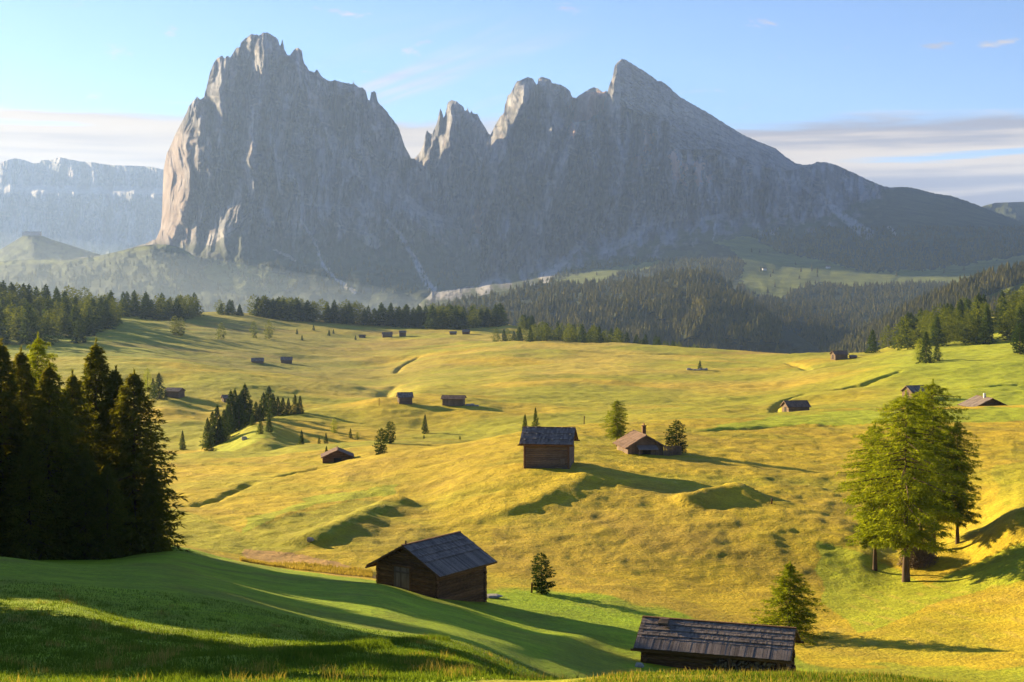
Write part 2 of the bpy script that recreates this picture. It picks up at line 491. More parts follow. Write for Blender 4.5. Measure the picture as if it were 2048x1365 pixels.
# ------------------------------------------------------------------ the alp: one ground sheet
# Land surveyed as ordered lines (azimuth column, dip line, distance in metres), near to far.
KC = [
    [(-200, 1500, 13), (2300, 1500, 13)],
    [(-200, 1330, 30), (0, 1330, 30), (500, 1335, 28), (900, 1350, 25), (1050, 1368, 21), (1300, 1354, 18), (1750, 1358, 18), (1900, 1374, 18), (2300, 1386, 18)],
    [(-200, 1262, 40), (0, 1262, 40), (500, 1306, 36), (900, 1332, 32), (1060, 1370, 28), (1300, 1388, 24), (1750, 1392, 24), (2300, 1412, 24)],
    [(-200, 1205, 52), (0, 1205, 52), (120, 1206, 52), (260, 1240, 50), (500, 1280, 46), (900, 1315, 42), (1060, 1372, 42), (1300, 1425, 42), (2300, 1440, 42)],
    [(-200, 1118, 78), (0, 1122, 76), (150, 1143, 72), (300, 1152, 70), (430, 1180, 68), (560, 1222, 64), (700, 1248, 64), (900, 1275, 64), (1100, 1318, 72), (1300, 1352, 75), (1600, 1368, 76), (1850, 1372, 76), (2300, 1360, 74)],
    [(-200, 1115, 96), (0, 1122, 94), (200, 1124, 94), (330, 1108, 98), (450, 1135, 94), (600, 1160, 92), (750, 1168, 92), (860, 1196, 92), (960, 1212, 94), (1200, 1282, 86), (1400, 1308, 86), (1700, 1318, 86), (2300, 1300, 84)],
    [(-200, 1108, 110), (0, 1108, 110), (200, 1108, 110), (336, 1092, 109), (450, 1117, 106), (560, 1136, 104), (740, 1160, 102), (900, 1176, 104), (1060, 1184, 104), (1220, 1203, 102), (1400, 1240, 98), (1600, 1262, 96), (1780, 1240, 98), (1950, 1225, 98), (2300, 1180, 96)],
    [(-200, 1080, 122), (200, 1082, 122), (336, 1088, 119), (420, 1098, 116), (560, 1122, 113), (700, 1128, 112), (900, 1130, 114), (1200, 1150, 112), (1500, 1180, 110), (1700, 1180, 110), (1800, 1164, 113), (1900, 1150, 113), (2048, 1105, 110), (2300, 1050, 106)],
    [(-200, 1030, 140), (200, 1030, 140), (400, 1040, 138), (600, 1048, 134), (900, 1050, 130), (1200, 1060, 127), (1500, 1065, 125), (1700, 1085, 124), (1860, 1104, 123), (1960, 1070, 122), (2048, 1020, 120), (2300, 990, 118)],
    [(-200, 985, 165), (200, 985, 165), (500, 985, 160), (800, 975, 155), (1040, 943, 149), (1150, 938, 150), (1300, 942, 152), (1500, 948, 154), (1700, 970, 150), (1900, 950, 150), (2048, 935, 150), (2300, 920, 150)],
    [(-200, 950, 200), (200, 950, 200), (340, 945, 200), (500, 938, 195), (640, 934, 190), (700, 922, 188), (800, 907, 184), (930, 889, 184), (1040, 868, 188), (1140, 855, 200), (1240, 846, 212), (1400, 845, 215), (1570, 846, 215), (2048, 840, 220), (2300, 835, 220)],
    [(-200, 935, 214), (340, 930, 214), (480, 934, 212), (640, 930, 208), (700, 926, 204), (800, 915, 200), (930, 905, 204), (1040, 886, 210), (1140, 866, 222), (1240, 849, 228), (1400, 838, 238), (1570, 831, 245), (1720, 823, 250), (2048, 816, 255), (2300, 812, 255)],
    [(-200, 915, 245), (250, 918, 245), (340, 914, 245), (410, 905, 248), (470, 904, 248), (520, 905, 245), (600, 893, 244), (760, 884, 246), (880, 881, 250), (960, 888, 250), (1040, 895, 245), (1240, 858, 255), (1400, 840, 275), (1570, 833, 280), (1720, 827, 282), (2048, 822, 285), (2300, 818, 285)],
    [(-200, 935, 285), (300, 935, 285), (410, 925, 285), (520, 905, 285), (600, 915, 290), (760, 918, 292), (900, 915, 295), (1040, 895, 290), (1240, 848, 300), (1400, 836, 305), (1590, 829, 310), (1720, 822, 312), (2048, 812, 315), (2300, 806, 315)],
    [(-200, 905, 330), (300, 905, 330), (390, 905, 330), (450, 890, 325), (520, 862, 325), (600, 875, 335), (760, 872, 342), (900, 868, 345), (1040, 856, 340), (1150, 846, 335), (1300, 832, 345), (1570, 822, 345), (1720, 810, 350), (2048, 790, 350), (2300, 780, 350)],
    [(-200, 880, 390), (300, 880, 390), (400, 875, 385), (470, 850, 375), (560, 836, 375), (620, 824, 380), (700, 812, 390), (770, 800, 395), (840, 802, 395), (930, 806, 392), (1050, 815, 395), (1300, 812, 400), (1500, 810, 400), (1700, 788, 400), (2048, 762, 400), (2300, 750, 400)],
    [(-200, 835, 450), (250, 832, 450), (330, 820, 450), (420, 838, 440), (560, 838, 435), (620, 832, 430), (700, 820, 440), (770, 806, 450), (850, 786, 460), (1000, 786, 460), (1300, 784, 470), (1500, 786, 470), (1650, 772, 460), (1800, 748, 440), (2048, 738, 440), (2300, 730, 440)],
    [(-200, 775, 510), (0, 775, 510), (200, 775, 510), (340, 780, 505), (500, 788, 500), (620, 800, 500), (700, 806, 500), (770, 802, 505), (850, 774, 530), (960, 766, 540), (1050, 754, 550), (1300, 760, 550), (1500, 762, 540), (1700, 745, 520), (1850, 729, 490), (2048, 718, 480), (2300, 705, 480)],
    [(-200, 728, 590), (0, 722, 600), (204, 717, 610), (330, 720, 610), (450, 739, 590), (600, 757, 575), (700, 772, 568), (760, 783, 565), (850, 768, 590), (1000, 756, 610), (1300, 742, 630), (1500, 742, 620), (1700, 728, 590), (1850, 715, 550), (2048, 704, 530), (2300, 690, 530)],
    [(-200, 722, 660), (0, 718, 670), (204, 721, 690), (330, 728, 690), (450, 746, 670), (600, 762, 650), (760, 778, 640), (850, 757, 680), (1000, 738, 710), (1300, 724, 720), (1500, 727, 700), (1700, 717, 650), (1850, 705, 600), (2048, 694, 570), (2300, 680, 570)],
    [(-200, 690, 780), (0, 690, 790), (200, 690, 820), (400, 708, 840), (600, 728, 840), (760, 738, 820), (900, 712, 830), (1050, 700, 830), (1300, 708, 800), (1500, 716, 770), (1700, 711, 700), (1850, 697, 660), (2048, 680, 640), (2300, 665, 640)],
    [(-200, 665, 900), (0, 662, 920), (200, 660, 940), (400, 672, 980), (600, 690, 980), (760, 700, 970), (900, 694, 960), (960, 688, 950), (1050, 683, 940), (1200, 687, 910), (1400, 700, 870), (1600, 712, 820), (1700, 709, 770), (1790, 703, 740), (1900, 688, 720), (2048, 664, 700), (2300, 640, 700)],
    [(-200, 618, 1000), (0, 624, 1030), (200, 638, 1060), (400, 648, 1100), (600, 662, 1120), (760, 675, 1120), (900, 676, 1080), (960, 684, 1040), (1050, 690, 1020), (1200, 697, 990), (1400, 710, 940), (1600, 722, 890), (1700, 716, 850), (1800, 690, 830), (1900, 668, 800), (2048, 640, 780), (2300, 610, 780)],
    [(-200, 600, 1080), (0, 608, 1120), (120, 618, 1150), (230, 627, 1180), (400, 626, 1240), (470, 627, 1260), (600, 638, 1260), (700, 643, 1260), (800, 648, 1260), (900, 651, 1250), (1000, 650, 1240), (1060, 660, 1200), (1150, 680, 1150), (1250, 695, 1120), (1400, 712, 1050), (1600, 732, 960), (1700, 728, 920), (1800, 690, 900), (1900, 655, 880), (2048, 625, 860), (2300, 590, 860)],
]
PXK = np.unique(np.concatenate([np.arange(-3600, -1200, 80), np.arange(-1200, -60, 14), np.arange(-60, 2110, 3.5), np.arange(2110, 3200, 14), np.arange(3200, 5700, 80)])).astype(float)
nc = len(PXK)
pyk = np.array([pchip1([p[0] for p in c], [p[1] for p in c], PXK) for c in KC])
lYk = np.array([pchip1([p[0] for p in c], [math.log(p[2]) for p in c], PXK) for c in KC])
Zk = -(pyk - HY) / F * np.exp(lYk)
# unseen shading hills left of the picture are added to the grid further down
for k in range(len(KC)):
    Yk = np.exp(lYk[k])
    Xk = (PXK - CX) / F * Yk
# near the camera and beyond the brink
pre = [(2.0, -1.75), (6.0, -2.9)]
post = [(1.0, 1700.0, -190.0), (1.0, 2600.0, -300.0), (1.0, 9000.0, -330.0), (1.0, 14000.0, -330.0)]
lY_all = np.vstack([np.full((1, nc), math.log(p[0])) for p in pre] + [lYk] + [np.full((1, nc), math.log(p[1])) for p in post])
Z_all = np.vstack([np.full((1, nc), p[1]) for p in pre] + [Zk] + [np.full((1, nc), p[2]) for p in post])


def pchip_cols(Lk, Vk, ls):
    K, n = Lk.shape
    h = np.diff(Lk, axis=0)
    d = np.diff(Vk, axis=0) / h
    m = np.zeros_like(Vk)
    w1 = 2 * h[1:] + h[:-1]
    w2 = h[1:] + 2 * h[:-1]
    with np.errstate(divide='ignore', invalid='ignore'):
        mm = (w1 + w2) / (w1 / d[:-1] + w2 / d[1:])
    m[1:-1] = np.where(d[:-1] * d[1:] > 0, mm, 0)
    out = np.empty((len(ls), n))
    ar = np.arange(n)
    for r, l in enumerate(ls):
        i = np.clip((Lk <= l).sum(axis=0) - 1, 0, K - 2)
        t = np.clip((l - Lk[i, ar]) / h[i, ar], 0, 1)
        t2, t3 = t * t, t * t * t
        out[r] = (2 * t3 - 3 * t2 + 1) * Vk[i, ar] + (t3 - 2 * t2 + t) * h[i, ar] * m[i, ar] + (3 * t2 - 2 * t3) * Vk[i + 1, ar] + (t3 - t2) * h[i, ar] * m[i + 1, ar]
    return out


LS = np.concatenate([np.linspace(math.log(2.0), math.log(14), 60)[:-1], np.linspace(math.log(14), math.log(70), 320)[:-1],
                     np.linspace(math.log(70), math.log(1400), 900)[:-1], np.linspace(math.log(1400), math.log(14000), 60)])
YS = np.exp(LS)
ZG = pchip_cols(lY_all, Z_all, LS)
YG = np.repeat(YS[:, None], nc, axis=1)
XG = (PXK[None, :] - CX) / F * YG
PYG0 = HY - ZG / YG * F


def lookup(grid, px, Y):
    ci = np.interp(px, PXK, np.arange(nc))
    ri = np.interp(np.log(Y), LS, np.arange(len(LS)))
    c0 = np.clip(np.floor(ci).astype(int), 0, nc - 2)
    r0 = np.clip(np.floor(ri).astype(int), 0, len(LS) - 2)
    fc, fr = ci - c0, ri - r0
    return (grid[r0, c0] * (1 - fr) * (1 - fc) + grid[r0 + 1, c0] * fr * (1 - fc) + grid[r0, c0 + 1] * (1 - fr) * fc + grid[r0 + 1, c0 + 1] * fr * fc)


def dist_for(grid, px, py, lo, hi):
    """distance where the ground in column px is seen at line py"""
    Y = np.exp(np.linspace(math.log(lo), math.log(hi), 300))
    z = lookup(grid, np.full(300, float(px)), Y)
    p = HY - z / Y * F
    s = p - py
    idx = np.where((s[:-1] >= 0) & (s[1:] < 0))[0]
    if len(idx):
        i = idx[0]
        t = s[i] / (s[i] - s[i + 1])
        return float(Y[i] + t * (Y[i + 1] - Y[i]))
    return float(Y[np.argmin(np.abs(s))])


# unseen hills added left of the picture to keep the left slopes in shade
ZG += 200 * np.exp(-((XG + 930) / 210) ** 2 - ((YG - 1310) / 170) ** 2)
ZG += 105 * np.exp(-((XG + 760) / 150) ** 2 - ((YG - 1060) / 90) ** 2)
ZG += 9 * np.exp(-((XG + 62) / 18) ** 2 - ((YG - 56) / 22) ** 2)  # unseen mound added to lift the wood and lengthen its shade on the lawn
PYG0 = HY - ZG / YG * F
# relief: swells, hummocks, mown ridges
mid = smooth(YG, 95, 125)
far = smooth(YG, 190, 320)
fade = 1 - smooth(YG, 1500, 2600)
relief = fbm(XG / 34, YG / 34, 3, 3) * (0.10 + 0.12 * mid + 0.55 * far)
relief += ridged(XG / 13 + fbm(XG / 30, YG / 30, 9, 2), YG / 17, 5, 3) * (0.01 + 0.065 * mid)
relief += fbm(XG / 3.6, YG / 3.6, 8, 3) * (0.008 + 0.14 * mid)
relief += fbm(XG / 1.3, YG / 1.3, 12, 2) * 0.045 * mid * (1 - far)
relief += far * ridged((XG + 0.6 * YG) / 55, (YG - 0.3 * XG) / 24, 21, 3) * 0.55
relief += smooth(YG, 560, 800) * fbm(XG / 110, YG / 70, 31, 3) * 1.3
relief *= fade * smooth(YG, 16, 60)
ZG = ZG + relief

# steep little banks and drainage ditches, [(column, line)...], distance range, height, width
BANKS = [
    ([(600, 1096), (690, 1062), (760, 1030), (820, 1003)], 112, 150, 1.7, 2.4),
    ([(1000, 1028), (1080, 1000), (1160, 965), (1230, 945)], 120, 165, 0.7, 2.0),
    ([(1350, 1010), (1430, 995), (1510, 982)], 118, 150, 1.5, 2.2),
    ([(470, 1062), (600, 1020), (700, 998), (800, 975)], 125, 165, 0.5, 2.5),
    ([(1840, 1140), (1930, 1085), (2060, 1040)], 105, 130, 0.9, 2.6),
    ([(1640, 1030), (1700, 1080), (1740, 1130)], 105, 140, 0.5, 2.0),
    ([(300, 1210), (420, 1215), (520, 1250)], 40, 68, 0.35, 3.0),
    ([(1020, 1305), (1150, 1282), (1290, 1262)], 55, 100, 0.35, 2.0),
    ([(330, 1330), (620, 1312), (900, 1275)], 26, 64, 0.22, 1.1),
]
DITCH = [
    ([(1552, 828), (1551, 816), (1566, 802), (1590, 792), (1612, 788)], 300, 430, -1.5, 1.0),
    ([(1650, 783), (1690, 778), (1722, 772), (1760, 756), (1810, 738)], 400, 520, -1.3, 1.0),
    ([(790, 748), (800, 734), (822, 722), (842, 712)], 600, 880, -1.6, 1.6),
    ([(760, 800), (790, 770), (830, 762)], 450, 640, -1.4, 3.0),
    ([(1560, 720), (1620, 740), (1700, 728)], 500, 700, -0.9, 2.0),
    ([(1100, 700), (1280, 708), (1420, 712)], 700, 880, -0.9, 2.0),
    ([(1880, 778), (1960, 775), (2048, 768)], 350, 420, -0.8, 0.9),
    ([(340, 1020), (430, 1000), (520, 960)], 150, 200, -0.4, 0.7),
    ([(540, 958), (640, 935), (720, 918)], 170, 210, -0.35, 0.7),
    ([(1390, 864), (1560, 852), (1700, 850)], 190, 230, -0.35, 0.9),
]
for poly, lo, hi, hgt, wid in BANKS + DITCH:
    pts = []
    for (a, b), (a2, b2) in zip(poly[:-1], poly[1:]):
        for t in np.linspace(0, 1, 5)[:-1]:
            pts.append((a + t * (a2 - a), b + t * (b2 - b)))
    pts.append(poly[-1])
    plan = []
    for a, b in pts:
        Y = dist_for(ZG, a, b, lo, hi)
        plan.append(((a - CX) / F * Y, Y))
    plan = np.array(plan)
    rmask = (YS > plan[:, 1].min() - 6 * wid) & (YS < plan[:, 1].max() + 6 * wid)
    cmask = (PXK > min(p[0] for p in pts) - 120) & (PXK < max(p[0] for p in pts) + 120)
    ri, ci = np.where(rmask)[0], np.where(cmask)[0]
    if not len(ri) or not len(ci):
        continue
    sub = np.ix_(ri, ci)
    xx, yy = XG[sub], YG[sub]
    d, t = seg_dist(plan, xx + 0.8 * perlin(xx / 4, yy / 4, 61), yy + 0.8 * perlin(xx / 4, yy / 4, 62))
    env = smooth(t, 0.0, 0.12) * (1 - smooth(t, 0.85, 1.0))
    ZG[sub] += (0.62 * hgt if hgt > 0 else hgt) * np.exp(-(d / wid) ** 2) * env

PYG = HY - ZG / YG * F


def ground_z(x, y):
    return float(lookup(ZG, CX + x / y * F, y))


def at(px, py, lo, hi):
    Y = dist_for(ZG, px, py, lo, hi)
    x = (px - CX) / F * Y
    return x, Y, ground_z(x, Y)


# what grows where (the land's own colour, except the right bank's larch shadow)
wx = PXK[None, :] + 14 * fbm(XG / 9, YG / 9, 41, 3)
wy = PYG + 5 * fbm(XG / 7, YG / 7, 45, 3)
GOLD = np.array([0.45, 0.315, 0.016])
STRAW = np.array([0.45, 0.325, 0.05])
YGREEN = np.array([0.29, 0.275, 0.014])
BRIGHT = np.array([0.30, 0.34, 0.015])
LAWN = np.array([0.235, 0.325, 0.008])
OLIVE = np.array([0.21, 0.20, 0.022])
BROWN = np.array([0.29, 0.19, 0.035])
tint = np.empty(ZG.shape + (3,))
base_w = smooth(fbm(XG / 60, YG / 60, 51, 4), -0.2, 0.9)[..., None]
tint[:] = YGREEN * (1 - base_w) + GOLD * base_w


def paint(mask, col, amt=1.0):
    m = (mask * amt)[..., None]
    tint[:] = tint * (1 - m) + col * m


Yb = YG
near = Yb < 107
paint((Yb < 230) * 1.0, GOLD, 0.75)
# greener and browner drifts on the front hill
drift = smooth(fbm(XG / 22, YG / 14, 71, 4), 0.05, 0.5)
paint(drift * (Yb < 240), YGREEN, 0.5)
drift2 = smooth(fbm((XG + YG) / 12, (YG - XG) / 30, 75, 4), 0.1, 0.7)
paint(drift2 * (Yb < 240), BROWN, 0.32)
paint(inpoly([(340, 1085), (560, 1120), (640, 1080), (820, 1005), (700, 1000), (480, 1062), (360, 1020), (300, 1010), (300, 1085)], wx, wy) * (Yb > 100) * (Yb < 200), YGREEN, 0.8)
paint(inpoly([(480, 1065), (620, 1010), (800, 985), (800, 970), (640, 990), (500, 1035)], wx, wy) * (Yb > 100) * (Yb < 200), BRIGHT, 0.8)
paint(inpoly([(980, 1060), (1150, 1000), (1300, 960), (1420, 985), (1500, 1060), (1350, 1140), (1150, 1150), (1000, 1110)], wx, wy) * (Yb > 100) * (Yb < 200) * 1.0, BROWN, 0.28)
paint(inpoly([(1640, 1080), (1740, 1110), (1850, 1170), (2048, 1080), (2048, 1040), (2200, 1000), (2200, 1120), (1900, 1200), (1720, 1270), (1640, 1200)], wx, wy) * (Yb < 160), BRIGHT, 0.8)  # right bank painted less golden in place of the larch shadow there
paint(inpoly([(1980, 930), (2300, 900), (2300, 1050), (2010, 1010)], wx, wy) * (Yb < 200), YGREEN, 0.7)
# lawn of the near slope up to the seam of the hollow
seamY = pchip1([-200, 330, 450, 560, 740, 900, 1060, 1220, 1400, 1500, 1640, 3000], [112, 110, 107, 105, 103, 105, 105, 103, 98, 92, 84, 80], PXK)[None, :] + 2.2 * fbm(XG / 5, YG / 5, 81, 3)
lw = 1 - smooth(YG - seamY, -0.8, 0.8)
paint(lw, LAWN)
rgt = smooth(PXK[None, :] + 40 * fbm(XG / 6, YG / 6, 83, 3), 1560, 1750) * smooth(YG, 60, 70)
paint(lw * rgt, YGREEN, 0.75)
paint(smooth(fbm(XG / 8, YG / 8, 87, 4), 0.0, 0.6) * lw, OLIVE, 0.45)
paint(((YG < 24) & (PXK[None, :] > 950)) * 1.0, YGREEN, 0.8)
# dry reeds in the gully below the front hill
paint(inpoly([(480, 1098), (600, 1112), (740, 1138), (750, 1160), (640, 1146), (500, 1118)], wx, wy) * (Yb > 98) * (Yb < 130), np.array([0.42, 0.25, 0.09]), 0.9)
# mown bright field by the plateau edge
paint(inpoly([(1395, 862), (1560, 852), (1760, 846), (2400, 842), (2400, 806), (2048, 815), (1720, 822), (1560, 832), (1470, 845)], PXK[None, :] + 4 * perlin(XG / 6, YG / 6, 5), wy) * (Yb > 180) * (Yb < 300), BRIGHT, 0.95)
paint(inpoly([(1240, 846), (1400, 864), (1460, 846), (1570, 832), (1570, 810), (1240, 830)], wx, wy) * (Yb > 290) * 1.0, GOLD, 0.3)
# right-hand slopes greener
paint(smooth(PXK[None, :] + 60 * fbm(XG / 40, YG / 40, 91, 3), 1650, 1900) * smooth(YG, 270, 330), BRIGHT, 0.85)
# far meadows paler
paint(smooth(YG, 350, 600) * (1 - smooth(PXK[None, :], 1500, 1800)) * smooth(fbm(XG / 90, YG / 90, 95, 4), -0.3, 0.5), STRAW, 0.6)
# left hill: green and brown drifts
paint((1 - smooth(PXK[None, :], 500, 950)) * smooth(YG, 600, 720), OLIVE, 0.75)
paint((1 - smooth(PXK[None, :], 100, 500)) * smooth(YG, 600, 720), LAWN, 0.45)
paint(smooth(fbm(XG / 130, YG / 50, 97, 4), 0.1, 0.6) * smooth(YG, 620, 800), BROWN, 0.5)
paint(inpoly([(430, 905), (420, 880), (470, 850), (520, 848), (560, 856), (520, 880), (470, 905)], wx, wy) * (Yb > 260) * (Yb < 400), BRIGHT, 0.7)
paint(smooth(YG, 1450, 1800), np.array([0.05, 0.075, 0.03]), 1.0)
tint *= (1 + 0.16 * fbm(XG / 3, YG / 3, 99, 4))[..., None] * (1 + 0.12 * fbm(XG / 25, YG / 25, 100, 3))[..., None]
# swaths left by mowing on the lower right slope
sw = smooth(np.sin((XG * 1.9 + YG * 0.35 + 1.2 * fbm(XG / 6, YG / 6, 103, 2)) * 1.5), 0.55, 0.95) * inpoly([(1700, 1190), (2200, 1120), (2200, 1300), (1650, 1290)], wx, wy) * (Yb < 130)
paint(sw * smooth(fbm(XG / 3, YG / 3, 105, 3), -0.3, 0.4), STRAW, 0.55)
tint = np.clip(tint, 0.005, 0.8)

nr = len(LS)
V = np.stack([XG, YG, ZG], axis=-1).reshape(-1, 3)
rr, cc = np.meshgrid(np.arange(nr - 1), np.arange(nc - 1), indexing='ij')
i0 = (rr * nc + cc).ravel()
FQ = np.stack([i0, i0 + 1, i0 + nc + 1, i0 + nc], axis=1)
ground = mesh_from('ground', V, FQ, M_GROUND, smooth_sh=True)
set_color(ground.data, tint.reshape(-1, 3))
ground['kind'] = 'structure'
del V, FQ, wx, wy

# ------------------------------------------------------------------ mountains
SHEETS = []


def poly_i(poly, px, lin=False):
    xs = [p[0] for p in poly]
    ys = [p[1] for p in poly]
    return np.interp(px, xs, ys) if lin else pchip1(xs, ys, px)


def mountain(name, px0, px1, step, rows, sky, skyY, seg, relief_fn, color_fn, depth_back=900, drop=600, jag=1.6, seed=0):
    px = np.arange(px0, px1 + step, step, dtype=float)
    n = len(px)
    P = [poly_i([(q[0], q[1]) for q in r], px) for r in rows]
    D = [poly_i([(q[0], q[2]) for q in r], px) for r in rows]
    sk = poly_i(sky, px, True)
    sk = sk + jag * fbm(px / 7.0, px * 0 + seed, seed + 3, 3) + 0.5 * jag * perlin(px / 2.1, px * 0 + 3, seed)
    skd = poly_i(skyY, px)
    P.append(sk)
    D.append(skd)
    for k in range(len(P) - 2, -1, -1):
        P[k] = np.maximum(P[k], P[k + 1] + 1.2)
    P = np.array(P)
    D = np.array(D)
    K = len(P)
    ts = []
    for k in range(K - 1):
        m = seg[k]
        ts.append(k + np.arange(m) / m)
    ts.append(np.array([K - 1.0]))
    ts = np.concatenate(ts)
    Lk = np.repeat(np.arange(K, dtype=float)[:, None], n, axis=1)
    PY = pchip_cols(Lk, P, ts)
    DD = pchip_cols(Lk, D, ts)
    T = np.repeat(ts[:, None], n, axis=1) / (K - 1)
    PX = np.repeat(px[None, :], len(ts), axis=0)
    SK = np.repeat(sk[None, :], len(ts), axis=0)
    DD = DD - relief_fn(PX, PY, T, SK) * smooth(T, 0.0, 0.15)
    Z = -(PY - HY) / F * DD
    X = (PX - CX) / F * DD
    # the far side
    back = []
    for b in (0.15, 0.5, 1.0):
        yb = DD[-1] + depth_back * b
        zb = Z[-1] - drop * b * (0.8 + 0.2 * b)
        back.append((X[-1] * yb / DD[-1], yb, zb))
    Xa = np.vstack([X] + [b[0] for b in back])
    Ya = np.vstack([DD] + [b[1] for b in back])
    Za = np.vstack([Z] + [b[2] for b in back])
    nrr = len(Xa)
    V = np.stack([Xa, Ya, Za], axis=-1).reshape(-1, 3)
    r_, c_ = np.meshgrid(np.arange(nrr - 1), np.arange(n - 1), indexing='ij')
    i0 = (r_ * n + c_).ravel()
    FQ = np.stack([i0, i0 + 1, i0 + n + 1, i0 + n], axis=1)
    ob = mesh_from(name, V, FQ, M_ROCK, smooth_sh=False)
    col = color_fn(PX, PY, T, SK)
    col = np.vstack([col] + [col[-1:]] * 3)
    set_color(ob.data, np.clip(col, 0.01, 0.8).reshape(-1, 3))
    ob['kind'] = 'structure'
    SHEETS.append((px, PX, PY, DD, X, Z))
    return ob


ROCK = np.array([0.27, 0.275, 0.30])
WARM = np.array([0.42, 0.31, 0.25])
DARKR = np.array([0.085, 0.085, 0.095])
SCREE = np.array([0.55, 0.52, 0.50])
MEADOW = np.array([0.10, 0.125, 0.05])
MEADLT = np.array([0.16, 0.19, 0.045])
WOODS = np.array([0.035, 0.050, 0.022])


def lines_relief(PX, PY, lines):
    """buttresses (positive) and gullies (negative) drawn as polylines; buttresses break off steeply on one side"""
    out = 0
    wxx = PX + 6 * fbm(PX / 34, PY / 50, 7, 3)
    for pts, amp, w in lines:
        d, t = seg_dist(pts, wxx, PY)
        s = wxx - np.interp(PY, [p[1] for p in pts], [p[0] for p in pts])
        env = smooth(t, -0.02, 0.10) * (1 - 0.6 * smooth(t, 0.7, 1.0))
        if amp > 0:
            prof = np.where(s < 0, np.maximum(0, 1 - d / (2.6 * w)), np.maximum(0, 1 - d / (0.75 * w)))
            out = out + 1.8 * amp * prof * env
        else:
            out = out + 1.7 * amp * np.exp(-(d / (0.85 * w)) ** 2) * env
    return out


def rock_relief(PX, PY, amp=1.0, seed=0, vs=0.22):
    wx = PX + 14 * fbm(PX / 60, PY / 110, seed + 1, 3)
    wy = PY * vs + 4 * fbm(PX / 40, PY / 60, seed + 2, 2)
    q0 = perlin(wx / 46, wy / 40, seed + 3)
    n0 = perlin((wx - 13 * q0) / 46, wy / 40, seed + 3)
    q1 = perlin(wx / 20, wy / 22, seed + 4)
    n1_ = perlin((wx - 6 * q1) / 20, wy / 22, seed + 4)
    n2_ = perlin(wx / 9.5 + 0.4 * n1_, wy / 11, seed + 5)
    n3_ = perlin(wx / 4.6, wy / 6, seed + 6)
    r = 150 * n0 + 70 * n1_ + 30 * np.abs(n2_) + 11 * np.abs(n3_) + 60
    # clefts between the pillars
    m0 = perlin(wx / 60 + 7.3, wy / 60, seed + 23)
    r = r - 130 * np.exp(-(m0 / 0.20) ** 2) - 50 * np.exp(-(perlin(wx / 24 + 3.1, wy / 30, seed + 24) / 0.22) ** 2) - 14 * np.exp(-(n2_ / 0.2) ** 2)
    # slanting ramps and ledges
    dd_ = PY + 0.55 * PX + 10 * fbm(PX / 30, PY / 30, seed + 9, 3)
    r = r + 16 * np.abs(perlin(dd_ / 17, (PX - PY) / 120, seed + 8)) + 9 * perlin(PX / 40, (PY + 0.15 * PX) / 5.5, seed + 10)
    r = r - 60
    return r * amp


def rock_color(PX, PY, seed=0):
    w = smooth(fbm(PX / 22, PY / 45, seed + 11, 4), 0.15, 0.75)[..., None]
    d = smooth(fbm(PX / 9, PY / 40, seed + 14, 4), 0.1, 0.8)[..., None]
    s = smooth(fbm(PX / 14, PY / 22, seed + 17, 4), 0.35, 0.8)[..., None]
    c = ROCK * (1 - 0.45 * w) + WARM * 0.45 * w
    c = c * (1 - 0.6 * d) + DARKR * 0.6 * d  # dark streaks carry contrast that the weak shading leaves out
    # water-stained cracks drawn dark in place of gully shading, slab tones, pale rubble ledges
    wx = PX + 9 * fbm(PX / 40, PY / 80, seed + 51, 3)
    for (sx_, sy_, th, am) in ((26, 130, 0.09, 0.6), (11, 70, 0.11, 0.5), (5.5, 34, 0.16, 0.35)):
        k_ = perlin(wx / sx_, (PY + 0.3 * PX) / sy_, seed + int(sx_) + 60)
        mm = (np.exp(-(k_ / th) ** 2) * am * smooth(perlin(PX / 60, PY / 60, seed + 61 + int(sx_)), -0.5, 0.3))[..., None]
        c = c * (1 - mm) + DARKR * 0.55 * mm
    sl = (0.85 + 0.30 * np.sign(perlin(wx / 13, PY / 55, seed + 71)) * smooth(np.abs(perlin(wx / 13, PY / 55, seed + 71)), 0.02, 0.12))[..., None]
    c = c * sl
    lg = 0.8 * (np.exp(-(perlin(PX / 60, (PY - 0.3 * PX + 6 * perlin(PX / 20, PY / 20, 9)) / 13, seed + 81) / 0.10) ** 2) * 0.4 * smooth(perlin(PX / 35, PY / 25, seed + 82), -0.1, 0.4))[..., None]
    c = c * (1 - lg) + SCREE * lg
    c = c * (1 - 0.45 * s) + SCREE * 0.45 * s
    return c


def streaks(c, PX, PY, lst):
    jx = PX + 3.5 * fbm(PX / 10, PY / 14, 23, 3)
    for pts, w0, w1, a in lst:
        d, t = seg_dist(pts, jx, PY)
        w = w0 + (w1 - w0) * t
        m = ((1 - smooth(d / w, 0.6, 1.1)) * a * smooth(fbm(PX / 5, PY / 9, 29, 3), -0.9, 0.0))[..., None]
        c = c * (1 - m) + SCREE * m
    return c


def blend(c, m, col):
    m = m[..., None]
    return c * (1 - m) + col * m


